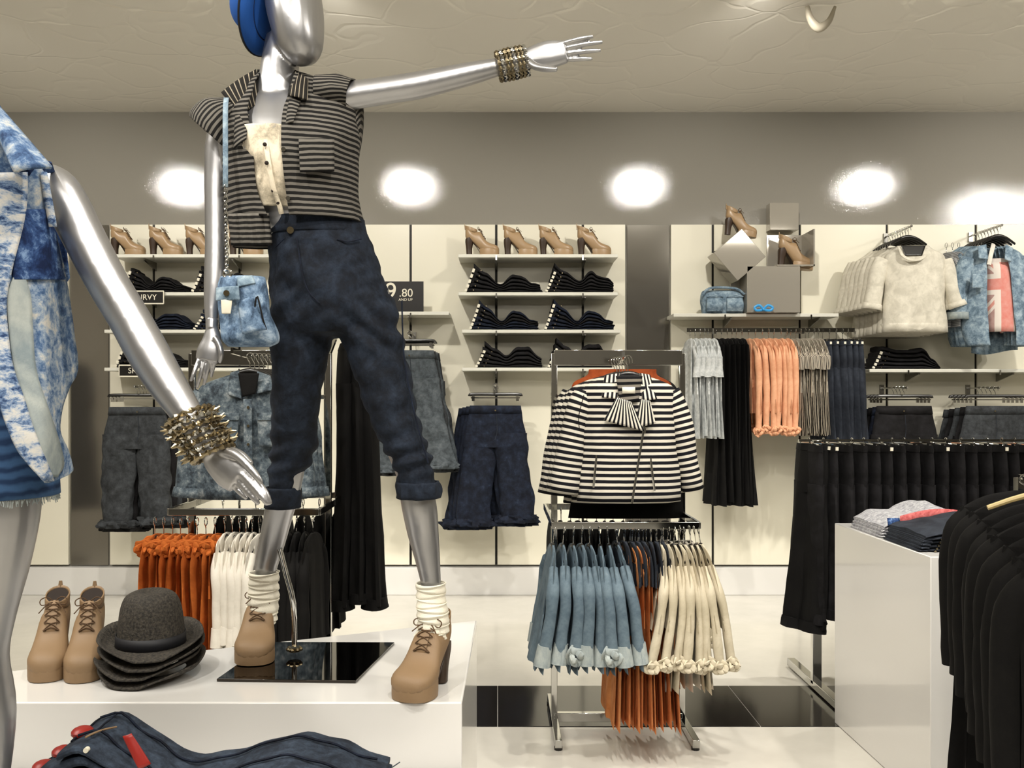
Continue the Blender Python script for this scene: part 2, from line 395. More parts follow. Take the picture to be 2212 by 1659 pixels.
# ceiling downlights: the lit lenses mirror in the bulkhead
L0 = thing('ceiling_light', 'recessed ceiling spotlight above the display, first of the wall-washing row', 'ceiling light', (0, 0, ZC), 'recessed ceiling spotlights')
G().loft([((0, 0, -.001), (.085, 0, 0), (0, .085, 0)), ((0, 0, -.018), (.085, 0, 0), (0, .085, 0)), ((0, 0, -.018), (.06, 0, 0), (0, .06, 0)), ((0, 0, -.006), (.058, 0, 0), (0, .058, 0))], n=24, m=1, cap=False).build('bezel', 'white_mat', L0)
G().cyl((0, 0, -.006), (0, 0, -.012), .057, 24).build('lens', 'lamp_on', L0)
allp = [p for p in WASH]+[d[0] for d in DOWN]
for i, (x, y) in enumerate(allp):
    o = L0 if i == 0 else copy_tree(L0)
    o.location = (x, y, ZC); o['label'] = 'round recessed ceiling spotlight, %s %s' % (nth(i, len(WASH)) if i < 6 else nth(i-6, len(allp)-6), 'of the row washing the back wall' if i < 6 else 'of those over the displays and the added aisle spots')
pl = thing('fill_panel', 'unseen flat glowing panel added on the ceiling as soft fill', 'ceiling light', (0, -1.2, ZC), 'added ceiling fill panels')  # glowing panel added out of view behind the camera for soft fill
G().box((0, -1.2, ZC-.02), (3.06, 1.26, .04)).build('frame', 'white_mat', pl)
G().box((0, -1.2, ZC-.045), (2.9, 1.1, .01)).build('diffuser', 'fill_on', pl)
# curved grey tube where the ceiling has an unclear mark
s0 = G().tube([P(1744, 14, 5.3), P(1750, 40, 5.3), P(1768, 60, 5.3), P(1790, 46, 5.3), P(1804, 14, 5.3)], [.012, .02, .026, .018, .008], n=10, m=5)
tag(s0.build('ceiling_u_tube', simple('plain_grey', (190, 182, 164), .4)), 'small grey curved tube hanging under the ceiling at upper right', 'fixture')
# ================================================================ wall shelves
def shelf(x0, x1, py, label, Yf=6.98, brackets=(), name='wall_shelf'):
    t = thing(name, label, 'shelf', (wx((x0+x1)/2, Yf), 7.1, wz(py, Yf)-.03), 'white wall shelves')
    xa, xb = wx(x0, Yf), wx(x1, Yf); z = wz(py, Yf)
    G().box(((xa+xb)/2, (Yf+7.255)/2, z-.0125), (xb-xa, 7.255-Yf, .025)).build('board', 'white_mat', t, bevel=.003)
    for b in brackets:
        X = wx(b, 7.2)
        G().prism([(X-.006, 7.25, z-.026), (X-.006, Yf+.03, z-.026), (X-.006, Yf+.03, z-.04), (X-.006, 7.25, z-.09)], (.012, 0, 0)).build('bracket', 'steel', t)
        G().box((wx(b, Yf), Yf-.002, z-.026), (.01, .012, .035)).build('clip', 'chrome', t)
    return t
SH = {}
for i, py in enumerate([549, 631, 712, 794]):
    w_ = ['top', 'second', 'third', 'lowest'][i]
    SH['m%d' % i] = shelf(990+(8 if i > 1 else 0), 1335+(6 if i > 1 else 0), py, '%s white shelf of the middle wall shelving with %s' % (w_, 'tan shoes' if i == 0 else 'folded black jeans'), brackets=(1072, 1259))
    SH['l%d' % i] = shelf(225 if i > 1 else 246, 584, py, '%s white shelf of the left wall shelving behind the silver arm' % w_, brackets=(332, 517))
SH['p'] = shelf(745, 970, 673, 'short white shelf carrying the black price sign', brackets=(887,))
SH['r'] = shelf(1455, 1812, 677, 'white shelf holding mirror boxes and a blue bag', brackets=(1566, 1752))
SH['f'] = shelf(1878, 2330, 797, 'long white shelf under the hanging sweatshirts at far right', brackets=(1962, 2160))
# ================================================================ white display platform and plinths
ZP = .769
pf = thing('display_platform', 'wide white lacquered platform the main silver mannequin stands on', 'platform', (-.9, 2.6, 0))
poly = [(-1.75, 2.28, ZP), (-.0857, 2.28, ZP), (-.0685, 3.122, ZP), (-1.75, 2.335, ZP)]
G().prism(poly, (0, 0, -ZP+.002)).build('carcass', 'white_gloss', pf, bevel=.004, ang=30)
pd = thing('display_plinth', 'white glossy box plinth with folded clothes on top at right', 'plinth', (1.9, 3.9, 0))
zt = .923
X0 = wx(1803, 4.38); 
poly = [(X0, 4.38, zt), (wx(2010, 3.45), 3.45, zt), (wx(2010, 3.45)+1.0, 3.45, zt), (X0+1.05, 4.38, zt)]
G().prism(poly, (0, 0, -zt+.002)).build('carcass', 'white_gloss', pd, bevel=.003, ang=30)
tb = thing('display_table', 'low white table under the folded jeans in the foreground', 'table', (-.6, 2.0, 0))
G().box((-.62, 2.01, .585), (1.5, .46, .03)).build('table_top', 'white_gloss', tb, bevel=.003)
for x in (-1.33, .09):
    for y in (1.81, 2.21): G().box((x, y, .285), (.04, .04, .566)).build('leg', 'white_gloss', tb)
# ================================================================ clothes racks
def bar(g, a, b, w=.03, h=.03):
    a, b = Vector(a), Vector(b); d = b-a; L = d.length; x = d.normalized()
    up = Vector((0, 0, 1)) if abs(x.z) < .9 else Vector((0, 1, 0))
    y = up.cross(x).normalized(); z = x.cross(y)
    R = Matrix((x, y, z)).transposed(); g.box((a+b)/2, (L, w, h), rot=R); return g
def rack(name, label, xl, xr, Y, ztop, zlow, yf, ulow):
    t = thing(name, label, 'clothes rack', ((xl+xr)/2, Y, 0), 'chrome clothes racks')
    for x in (xl, xr):
        bar(G(), (x, Y, .03), (x, Y, ztop), .028, .028).build('post', 'chrome', t, bevel=.002)
        bar(G(), (x, Y-.32, .03), (x, Y+.32, .03), .03, .035).build('foot', 'chrome', t, bevel=.002)
        for s in (-.3, .3): G().cyl((x, Y+s, 0), (x, Y+s, .014), .018, 12).build('glide', 'black_plastic', t)
    bar(G(), (xl, Y, ztop-.02), (xr, Y, ztop-.02), .03, .07).build('top_bar', 'chrome', t, bevel=.002)
    bar(G(), (xl, Y, .04), (xr, Y, .04), .03, .04).build('crossbar', 'chrome', t, bevel=.002)
    bar(G(), (xl, Y, ztop-.2), (xr, Y, ztop-.2), .015, .02).build('crossbar', 'chrome', t, bevel=.002)
    for s, nm in ((-1, 'front'), (1, 'back')):
        yy = yf if s < 0 else Y+.35
        g = G(); bar(g, (ulow[0], yy, zlow), (ulow[1], yy, zlow), .014, .03)
        for x in ulow: bar(g, (x, yy, zlow), (x, Y, zlow), .014, .03)
        g.build('hang_rail', 'chrome', t, bevel=.002)
    return t
R1 = rack('clothes_rack', 'chrome two-level rack holding the black and white striped jacket', .259, .844, 4.35, 1.705, .963, 4.0, (.234, .85))
R2 = rack('clothes_rack', 'chrome two-level rack holding the faded denim jacket behind the mannequin', -1.40, -.775, 4.35, 1.705, 1.02, 4.0, (-1.387, -.752))
# face-out arms at the top of both racks
for t, x, z in ((R1, .56, 1.665), (R2, -1.09, 1.68)):
    bar(G(), (x, 4.34, z), (x-.03, 4.0, z+.02), .012, .025).build('face_out_arm', 'chrome', t)
# side arm on the left rack for the long black garments
bar(G(), (-.775, 4.62, 1.84), (-.62, 4.70, 1.84), .02, .02).build('side_arm', 'chrome', R2)
bar(G(), (-.775, 4.35, 1.70), (-.775, 4.62, 1.84), .02, .02).build('side_arm', 'chrome', R2)
# right rack: long rail of black trousers
t = thing('clothes_rack', 'long chrome rail of black trousers behind the white plinth', 'clothes rack', (2.6, 4.88, 0), 'chrome clothes racks')
R3 = t; XP = wx(1763, 4.88)
for x in (XP, XP+1.75):
    bar(G(), (x, 4.88, .03), (x, 4.88, 1.285), .045, .04).build('post', 'chrome', t, bevel=.003)
    bar(G(), (x, 4.4, .03), (x, 5.3, .03), .045, .04).build('foot', 'chrome', t, bevel=.003)
bar(G(), (XP-.09, 4.88, 1.283), (XP+1.85, 4.88, 1.283), .012, .012).build('hang_rail', 'chrome', t)
# front right rack carrying the black garments
G().box(P(1768, 962, 4.85), (.03, .004, .02)).build('blue_clip', 'bag_blue', R3)
t = thing('clothes_rack', 'chrome rail under the black garments closest to the camera at right', 'clothes rack', (1.75, 2.6, 0), 'chrome clothes racks'); R4 = t
for x, y in ((1.74, 3.16), (1.22, 1.74)):
    bar(G(), (x, y, .03), (x, y, 1.235), .03, .03).build('post', 'chrome', t)
    bar(G(), (x-.25, y+.08, .03), (x+.25, y-.08, .03), .03, .03).build('foot', 'chrome', t)
bar(G(), (1.74, 3.16, 1.24), (1.22, 1.74, 1.24), .012, .012).build('hang_rail', 'chrome', t)
# wall rail at right
t = thing('wall_rail', 'chrome wall rail full of hangers below the mirror box shelf', 'clothes rail', (2.3, 6.9, 1.95)); R5 = t
zr = wz(713, 6.9); xa, xb = wx(1484, 6.9), wx(1846, 6.9)
bar(G(), (xa, 6.9, zr), (xb, 6.9, zr), .015, .03).build('rail', 'chrome', t)
for x in (wx(1545, 6.9), wx(1735, 6.9)): bar(G(), (x, 6.9, zr-.012), (x, 7.26, zr+.02), .014, .03).build('bracket', 'steel', t)
# ================================================================ shoes
def make_shoe(label, mat, worn=False, laces=True, loose=0):
    "heeled lace-up ankle shoe, x forward from the heel, z up, about 0.24 long"
    t = thing('heeled_shoe', label, 'shoe')
    st = [(.002, .135, .185, .014), (.012, .122, .205, .026), (.035, .108, .198, .033), (.062, .090, .174, .035), (.088, .062, .172, .036),
          (.110, .040, .170, .038), (.130, .026, .138, .042), (.148, .021, .112, .046), (.168, .020, .096, .048), (.19, .020, .086, .049), (.212, .020, .079, .046), (.230, .020, .070, .037), (.240, .022, .058, .024), (.244, .030, .046, .008)]
    g = G().loft([((x, 0, (a+b)/2), (0, -h, 0), (0, 0, -(b-a)/2)) for x, a, b, h in st], n=22, m=3, sq=.8)
    op = [(.105, .022), (.125, .036), (.15, .045), (.18, .049), (.205, .047), (.225, .039), (.238, .026), (.2435, .009)]   # hidden platform under the toes, same leather
    ol = [(x, -h) for x, h in op]+[(x, h) for x, h in reversed(op)]
    cxm = .175
    rr = []
    for z, k in ((.002, .985), (.012, 1.0), (.038, 1.0), (.052, .97)):
        rr.append([(cxm+(x-cxm)*k, y*k, z) for x, y in ol])
    g.grid(rr, lambda i, j: (j*.01, i*.01), True)
    n0 = len(g.v)-4*len(ol); g.f.append(tuple(range(n0, n0+len(ol)))); g.uv.extend([(0, 0)]*len(ol))
    up = g.build('upper', mat, t)
    # ankle collar with its opening
    c = G()
    c.loft([((.045, 0, .17), (.040, 0, -.004), (0, .030, 0)), ((.042, 0, .192), (.044, 0, -.012), (0, .031, 0)), ((.040, 0, .203), (.045, 0, -.016), (0, .030, 0))], n=20, m=2, cap=False)
    c.build('collar', mat, up, solid=.003)
    if not worn:
        G().loft([((.041, 0, .199), (.041, 0, -.014), (0, .027, 0)), ((.044, 0, .18), (.03, 0, -.01), (0, .02, 0))], n=18, m=1).build('lining', 'dark_in', up)  # dark plug below the rim stands in for the shaded hollow
    G().prism([(-.004, -.010, .19), (-.004, .010, .19), (-.008, .004, .232), (-.008, -.004, .232)], (.004, 0, 0)).build('heel_tab', mat, up)
    h = G().loft([((.030, 0, .004), (.021, 0, 0), (0, .021, 0)), ((.028, 0, .05), (.022, 0, 0), (0, .022, 0)), ((.030, 0, .10), (.030, 0, 0), (0, .028, 0)), ((.036, 0, .132), (.034, 0, .012), (0, .030, 0))], n=18, m=2, sq=.7)
    h.build('heel', 'heel', t)
    G().loft([((x, 0, z), (0, -w_, 0), (0, 0, -.004)) for x, z, w_ in ((.05, .100, .026), (.08, .066, .028), (.10, .034, .028), (.112, .014, .026))], n=12, m=2, sq=.7).build('sole', 'heel', t)
    if laces:
        l = G(); zs = [(.100, .182), (.112, .174), (.122, .159), (.132, .140), (.145, .121)]
        for i, (x, z) in enumerate(zs):
            for s in (-1, 1):
                x2, z2 = zs[min(i+1, 4)]
                l.tube([(x, s*.019, z-.001), ((x+x2)/2, 0, (z+z2)/2+.008), (x2-.003, -s*.020, z2-.001)], .0016, n=5, m=2)
        for s in (-1, 1):   # bow loops and loose ends
            l.tube([(.09, 0, .190), (.092, s*.018, .204), (.10, s*.034, .198), (.104, s*.03, .184), (.093, s*.006, .187)], .0016, n=5, m=3)
            l.tube([(.092, 0, .189), (.108, s*.014, .188), (.125, s*(.03+loose), .17-loose)], .0016, n=5, m=3)
        l.build('lace', 'lace', t)
        tg = G().loft([((x, 0, z), (0, -.012, 0), (0, 0, .003)) for x, z in ((.090, .192), (.106, .180), (.122, .157), (.144, .120))], n=10, m=2)
        tg.build('tongue', mat, t)
    return t
gl = make_shoe('shoe', 'tan_gloss')
row = [gl]
def at_shelf(px, ps, i, n, where, o=None, scale=1.04, rz=0):
    o = o or copy_tree(gl); o.location = (wx(px, 7.08), 7.08, wz(ps, 6.98)+.001); o.rotation_euler = (0, 0, rz); o.scale = (scale,)*3
    o['label'] = '%s tan heeled lace-up shoe on the top shelf of the %s wall shelving' % (nth(i, n), where); o['group'] = 'tan shoes on the %s top shelf' % where
for i, px in enumerate((1005, 1088, 1165, 1247)): at_shelf(px, 549, i, 4, 'middle', gl if i == 0 else None, rz=(-.05, .03, -.02, .06)[i])
for i, px in enumerate((240, 323, 401, 495)): at_shelf(px, 549, i, 4, 'left', rz=(.04, -.04, .1, .02)[i])
# pair on the platform, toes to the camera
nb = make_shoe('tan nubuck lace-up shoe at the far left of the white platform', 'tan', loose=.004)
nb['group'] = 'pair of tan shoes on the platform'
nb.location = (-1.226, 2.66, ZP); nb.rotation_euler = (0, 0, -PI/2+.27); nb.scale = (.98, .98, .94)
n2 = copy_tree(nb); n2.location = (-1.128, 2.655, ZP); n2.rotation_euler = (0, 0, -PI/2+.26)
n2['label'] = 'tan nubuck lace-up shoe of the pair, right next to the dark hats'
# ================================================================ hats
def hat(name, label, crown, band, loc, group=None, withcrown=True, bmat='hat'):
    t = thing(name, label, 'hat', loc, group); o = Vector(loc)
    bw = (.09, .108)
    if withcrown:
        cr = [((0, 0, .004), (.087, 0, 0), (0, .104, 0)), ((0, 0, .05), (.083, 0, 0), (0, .098, 0)), ((0, 0, .095), (.076, 0, 0), (0, .09, 0)), ((0, 0, .122), (.062, 0, 0), (0, .074, 0)), ((0, .004, .132), (.036, 0, 0), (0, .05, 0)), ((0, .006, .124), (.008, 0, 0), (0, .02, 0))]
        G().loft([(o+Vector(c), u, v) for c, u, v in cr], n=36, m=4, nz=.003, nf=20).build('crown', bmat, t)
        G().loft([(o+Vector((0, 0, z)), (.0885-z*.05, 0, 0), (0, .1055-z*.06, 0)) for z in (.006, .034)], n=36, m=1, cap=False).build('hat_band', band, t, solid=.002)
    # brim: ring from the crown out to the turned edge
    g = G(); n = 48; rows = []
    for k in range(6):
        f = k/5; row = []
        for j in range(n):
            th = 2*PI*j/n; s, c = math.sin(th), -math.cos(th)
            lift = (.045*max(0, abs(s)-.25)+.030*max(0, c))*f**2-.012*f*(1-max(0, c))
            row.append(o+Vector(((.084+.048*f)*s, (.10+.052*f)*c, .006+lift)))
        rows.append(row)
    g.grid(rows, lambda i, j: (j/n, i/5), True)
    g.build('brim', bmat, t, solid=.004)
    return t
hb = Vector(P(326, 1440, 2.50)); hb.z = ZP+.012
HW = ['lowest', 'second from the bottom', 'third from the bottom']
for i in range(4):
    if i < 3: o = hat('fedora_hat', 'dark woven straw fedora, %s of the stack beside the tan shoes' % HW[i], 'hat', 'black_band', (hb.x+(.004, -.006, .003)[i], hb.y, hb.z+.022*i), 'stack of dark fedoras', withcrown=False)
    else: o = hat('fedora_hat', 'dark woven straw fedora topping the stack beside the tan shoes', 'hat', 'black_band', (hb.x, hb.y, hb.z+.066), 'stack of dark fedoras')
    o.rotation_euler = (0, 0, .15*(i-1))
    o.scale = (1, .92, 1.1)
# ================================================================ main silver mannequin on the platform
Y = 2.42
def pts(rows, dy=0): return [P(a, b, (c if c else Y)+dy) for a, b, c, *r in rows]
def limb(g, rows, n=14, flat=1.0, m=4, **kw):
    "rows: px, py, Y, radius in picture units"
    g.tube([P(a, b, c) for a, b, c, r in rows], [U(r, c) for a, b, c, r in rows], n=n, m=m, flat=flat, **kw); return g
def ring(px, py, Yc, hw, hd): return (P(px, py, Yc), (U(hw, Yc), 0, 0), (0, hd, 0))
def spans(rows, Yd=None):
    "rows: py, xL, xR, Y centre, half depth -> loft rings"
    return [ring((a+b)/2, py, yc, (b-a)/2, hd) for py, a, b, yc, hd in rows]
mq = thing('mannequin', 'silver mannequin in striped shirt and cropped dark jeans pointing to the right', 'mannequin', (-.46, 2.42, ZP))
b = G()
# head (featureless, chin to the lower right), neck, torso
b.loft([ring(650, 141, 2.37, 9, .012), ring(652, 128, 2.375, 30, .045), ring(648, 100, 2.385, 47, .075), ring(642, 60, 2.40, 56, .098), ring(636, 15, 2.415, 60, .108), ring(630, -30, 2.42, 57, .104), ring(622, -70, 2.42, 42, .08), ring(616, -92, 2.42, 12, .03)], n=28, m=4, sq=.92)
limb(b, [(612, 80, 2.44, 36), (606, 130, 2.44, 40), (602, 180, 2.43, 44), (596, 225, 2.43, 52), (596, 250, 2.43, 56)], n=24)
b.loft(spans([(205, 560, 640, 2.43, .05), (222, 500, 700, 2.43, .065), (250, 462, 748, 2.43, .085), (290, 465, 755, 2.42, .10), (340, 478, 748, 2.415, .115), (390, 492, 738, 2.42, .11), (440, 522, 712, 2.425, .09), (480, 530, 715, 2.43, .085), (540, 595, 790, 2.44, .10), (620, 600, 820, 2.44, .11), (690, 610, 830, 2.44, .10), (720, 640, 800, 2.44, .07)]), n=32, m=4)
limb(b, [(700, 225, 2.42, 34), (752, 208, 2.42, 31), (830, 196, 2.43, 29), (900, 185, 2.44, 29), (960, 172, 2.45, 27), (1020, 158, 2.46, 24), (1075, 145, 2.47, 19), (1100, 139, 2.47, 17), (1140, 130, 2.47, 20)], n=20)
# right hand: palm, four fingers, thumb
body_g = b; b = G()
def seg(g, a, bb, r, Ys): limb(g, [(x, y, Ys+dz, r_) for (x, y, dz), r_ in zip(bb, r)], n=10, m=3)
b.tube([P(1120, 134, 2.47), P(1150, 125, 2.47), P(1185, 118, 2.47), P(1222, 112, 2.47)], [.021, .030, .037, .030], n=18, m=4, flat=[.75, .5, .42, .4])
for (x0, y0), mid, (x1, y1), dy in (((1203, 97), (1240, 87), (1281, 79), -.008), ((1210, 107), (1256, 97), (1302, 91), 0), ((1208, 118), (1254, 112), (1298, 109), .006), ((1198, 129), (1240, 128), (1280, 127), .010)):
    limb(b, [(x0-14, y0+1, 2.47, 7.5), (x0, y0, 2.47+dy*.3, 6.2), (mid[0], mid[1], 2.47+dy, 5.6), ((mid[0]+x1)/2, (mid[1]+y1)/2-.5, 2.47+dy*1.2, 5.2), (x1, y1, 2.47+dy, 3.6)], n=10, m=3)
limb(b, [(1140, 132, 2.45, 9), (1158, 144, 2.43, 8.5), (1182, 149, 2.41, 7.2), (1204, 150, 2.40, 4.8)], n=10, m=3)
remesh(b, 'hand', 'silver', mq, .0024, 2); b = body_g
# left arm hanging, hand at the hip, fingers down
limb(b, [(505, 262, 2.42, 34), (478, 300, 2.41, 32), (467, 380, 2.40, 25), (466, 470, 2.39, 23), (466, 540, 2.38, 23), (464, 610, 2.37, 23), (459, 660, 2.36, 18), (458, 700, 2.35, 13), (460, 722, 2.345, 13)], n=20)
body_g = b; b = G()
limb(b, [(459, 690, 2.352, 14.5), (458, 712, 2.345, 13.5)], n=16)
b.tube([P(459, 708, 2.345), P(458, 735, 2.34), P(452, 760, 2.335), P(446, 780, 2.33)], [.0155, .025, .031, .028], n=18, m=4, flat=[.8, .6, .5, .4])
for x0, y0, x1, y1, dy in ((431, 774, 412, 824, -.012), (441, 782, 425, 838, 0), (452, 784, 440, 832, .006), (463, 778, 456, 814, .012)):
    limb(b, [(x0+3, y0-14, 2.333, 7), (x0, y0, 2.33, 5.6), ((x0+x1)/2, (y0+y1)/2, 2.325+dy, 5.2), (x1, y1, 2.33+dy*2, 3.4)], n=10, m=3)
limb(b, [(464, 728, 2.32, 7), (474, 745, 2.31, 6.4), (478, 765, 2.305, 6), (474, 784, 2.31, 3.6)], n=10, m=3)
remesh(b, 'hand', 'silver', mq, .0024, 2); b = body_g
# legs to the ankles, feet inside the shoes
limb(b, [(650, 640, 2.45, 62), (648, 760, 2.46, 52), (640, 880, 2.49, 42), (628, 980, 2.52, 36), (615, 1060, 2.55, 33), (602, 1110, 2.58, 31), (588, 1170, 2.62, 28), (576, 1220, 2.66, 24), (570, 1270, 2.70, 19), (568, 1316, 2.71, 18)], n=22)
limb(b, [(780, 640, 2.44, 62), (806, 760, 2.43, 52), (840, 880, 2.42, 42), (868, 960, 2.42, 37), (890, 1020, 2.42, 35), (905, 1090, 2.42, 38), (914, 1150, 2.43, 34), (924, 1210, 2.43, 27), (932, 1270, 2.43, 21), (936, 1335, 2.43, 19)], n=22)
remesh(b, 'body', 'silver', mq, .0045, 3)
# ---------------------------------------------------------------- cropped jeans
j = G()
j.loft(spans([(484, 581, 783, 2.43, .098), (520, 580, 800, 2.43, .112), (580, 582, 822, 2.435, .125), (640, 585, 848, 2.44, .13), (690, 588, 862, 2.44, .125), (725, 600, 850, 2.44, .10)]), n=36, m=4)
j.loft([ring(650, 640, 2.45, 64, .10), ring(651, 700, 2.455, 63, .098), ring(648, 780, 2.46, 60, .092), ring(642, 850, 2.48, 54, .085), ring(636, 920, 2.50, 51, .078), ring(630, 990, 2.525, 46, .07), ring(621, 1018, 2.535, 41, .062), ring(614, 1050, 2.55, 33, .055), ring(611, 1090, 2.565, 33, .052)], n=30, m=4)
j.loft([ring(775, 640, 2.44, 76, .11), ring(795, 700, 2.435, 70, .105), ring(815, 780, 2.43, 63, .095), ring(836, 850, 2.425, 56, .088), ring(856, 920, 2.42, 49, .08), ring(880, 975, 2.42, 47, .072), ring(893, 1010, 2.42, 42, .064), ring(901, 1045, 2.42, 42, .060), ring(904, 1070, 2.42, 42, .058)], n=30, m=4)
def jw(p):
    px = CX+p.x/p.y*F; py = CY-(p.z-EYE)/p.y*F
    d = noise.noise(Vector((p.x*7, p.y*7, p.z*15+p.x*12)))*.008+noise.noise(Vector((p.x*14, p.y*12, p.z*42-p.x*20)))*.0035
    # drag lines running from the crotch down the right thigh, pushed-up folds at the knees
    k = math.exp(-((py-705)/100)**2)*max(0, min(1, (px-700)/60))
    d += k*.006*math.sin((py-px*.75+60*noise.noise(p*6))*.09)
    k = math.exp(-((py-690)/70)**2)*max(0, min(1, (700-px)/60)); d += k*.004*math.sin((py+px*.6+60*noise.noise(p*6))*.10)
    k = math.exp(-((py-870)/70)**2); d += k*.003*math.sin((py+px*.35+80*noise.noise(p*5))*.10)
    k2 = math.exp(-((py-985)/40)**2); d += k2*.006*math.sin(py*.17+px*.03+3*noise.noise(p*8))
    if py < 520: d *= .3
    return d
jn = remesh(j, 'jeans', 'denim_dk', mq, .006, 5, jw)
# waistband, fly seam, pocket seams, belt loops, button, turn-ups
G().loft([ring(682, 476, 2.43, 104, .100), ring(682, 484, 2.43, 105, .101), ring(684, 512, 2.43, 109, .110)], n=36, m=3, cap=False).build('waistband', 'denim_dk', jn, solid=.004)
def seam(name, rows, mat='denim_navy', r=.0022, par=None):
    return G().tube([P(*q) for q in rows], r, n=6, m=4).build(name, mat, par or jn)
seam('fly_seam', [(640, 512, 2.318), (648, 560, 2.308), (655, 600, 2.305), (668, 632, 2.304), (690, 655, 2.305)])
seam('pocket_seam', [(728, 517, 2.325), (752, 522, 2.33), (780, 516, 2.36)])
seam('pocket_seam', [(590, 545, 2.38), (600, 530, 2.35), (614, 516, 2.335)])
seam('side_seam', [(868, 650, 2.40), (872, 760, 2.385), (886, 850, 2.37), (905, 930, 2.36), (925, 1000, 2.36)])
G().cyl(P(627, 497, 2.335), P(627, 497, 2.318), .0085, 16).build('jeans_button', 'gold', jn)
G().loft([ring(611, 1052, 2.55, 35, .056), ring(611, 1070, 2.555, 37, .058), ring(611, 1096, 2.565, 35, .056)], n=28, m=3, cap=False, fold=.03, fk=9, nz=.006, nf=40, grow=False).build('turn_up', 'denim_dk', jn, solid=.006)
G().loft([ring(902, 1040, 2.42, 43, .064), ring(903, 1056, 2.42, 46, .066), ring(904, 1075, 2.42, 45, .064)], n=28, m=3, cap=False, fold=.05, fk=8, nz=.006, nf=40, grow=False).build('turn_up', 'denim_dk', jn, solid=.007)
# ---------------------------------------------------------------- cream bustier under the shirt
def arc(py, xL, xR, oL, oR, yc, hd):
    "open garment ring: from the right opening edge round the back to the left opening edge"
    c = (xL+xR)/2; h = (xR-xL)/2
    X0 = (c-CX)/F*yc; Hw = U(h, yc); cl = lambda v: math.asin(max(-.98, min(.98, v)))
    aR, aL = cl((oR-c)/h), cl((oL-c)/h)
    for _ in range(6):      # the front of the ring is nearer than its centre
        aR = cl(((oR-CX)/F*(yc-hd*math.cos(aR))-X0)/Hw); aL = cl(((oL-CX)/F*(yc-hd*math.cos(aL))-X0)/Hw)
    return (P(c, py, yc), (U(h, yc), 0, 0), (0, hd, 0), (aR, 2*PI+aL))
bt = G().loft([ring(604, 298, 2.42, 108, .126), ring(606, 330, 2.42, 106, .132), ring(608, 380, 2.42, 102, .130), ring(612, 430, 2.425, 94, .116), ring(616, 462, 2.43, 90, .106)], n=70, m=8, cap=False, fold=.012, fk=21, nz=.014, nf=26, grow=False).build('bustier', 'acid_cream', mq, solid=.003)
G().tube([P(573, 302, 2.288), P(577, 330, 2.281), (P(583, 370, 2.283)), P(592, 410, 2.294), P(604, 445, 2.310), P(608, 462, 2.318)], .006, n=8, m=4, flat=.5).build('placket', 'acid_cream', bt)
for a_, b_ in ((572, 312), (576, 352), (590, 412), (601, 438)): G().sphere(P(a_, b_, 2.272+max(0, b_-350)*.0004), .0052, 10).build('button', 'dark_in', bt)
# ---------------------------------------------------------------- striped open shirt
sh = G().loft([arc(166, 552, 668, 562, 640, 2.45, .055), arc(180, 532, 712, 556, 636, 2.445, .07), arc(202, 500, 748, 549, 630, 2.44, .085), arc(232, 478, 764, 543, 622, 2.43, .10), arc(262, 470, 768, 538, 612, 2.425, .112), arc(300, 480, 775, 540, 608, 2.42, .132), arc(350, 488, 770, 546, 608, 2.42, .140), arc(400, 490, 770, 550, 613, 2.42, .134), arc(440, 492, 776, 556, 618, 2.42, .128), arc(484, 498, 786, 575, 624, 2.42, .126)],
    n=70, m=5, fold=.018, fk=8, nz=.011, nf=11, a=(0, 1)).build('shirt', 'shirt_stripe', mq, solid=.003)
G().loft([arc(470, 496, 770, 568, 640, 2.44, .10), arc(500, 500, 700, 590, 650, 2.47, .06), arc(534, 503, 640, 586, 600, 2.50, .035)], n=40, m=4, a=(0, 1), fold=.03, fk=6).build('shirt_tail', 'shirt_stripe', sh, solid=.003)
# longer left front panel
G().grid([[P(492+(x*1.0)*(1-.0*k)+(k*6), 470+k*62, 2.345-.04*math.sin(x/92*PI)+.004*math.sin(x*.4)) for x in range(0, 93, 6)] for k in (0, .25, .5, .75, 1)], lambda i, j: (j*.007, i*.018), False)
gp = G(); gp.grid([[P(492+x+k*8, 460+k*70, 2.33-.03*math.sin(x/88*PI)+.003*math.sin(x*.35+k)) for x in range(0, 89, 4)] for k in [i/6 for i in range(7)]], lambda i, j: (j*.005, i*.0138), False)
gp.build('shirt_front', 'shirt_stripe', sh, solid=.003)
# yokes and cap sleeves
G().loft([(P(690, 212, 2.43), (0, 0, .050), (0, .085, 0)), (P(722, 208, 2.425), (.004, 0, .047), (0, .084, 0)), (P(745, 207, 2.425), (.008, 0, .042), (0, .078, 0)), (P(760, 208, 2.425), (.010, 0, .040), (0, .072, 0))], n=36, m=5, cap=False, nz=.006, nf=26).build('sleeve', 'shirt_stripe_x', sh, solid=.003)
G().loft([(P(748, 236, 2.46), (.03, 0, .05), (0, .05, 0)), (P(764, 262, 2.47), (.024, 0, .05), (0, .05, 0)), (P(769, 300, 2.47), (.018, 0, .04), (0, .05, 0)), (P(768, 350, 2.47), (.010, 0, .01), (0, .02, 0))], n=24, m=4, nz=.005, nf=22).build('sleeve_drape', 'shirt_stripe', sh)
G().loft([(P(520, 246, 2.42), (.040, 0, -.030), (0, .085, 0)), (P(492, 262, 2.41), (.056, 0, -.052), (0, .085, 0)), (P(472, 284, 2.40), (.062, 0, -.052), (0, .085, 0)), (P(463, 300, 2.40), (.058, 0, -.052), (0, .082, 0))], n=40, m=5, cap=False, nz=.010, nf=18).build('sleeve', 'shirt_stripe_x', sh, solid=.003)
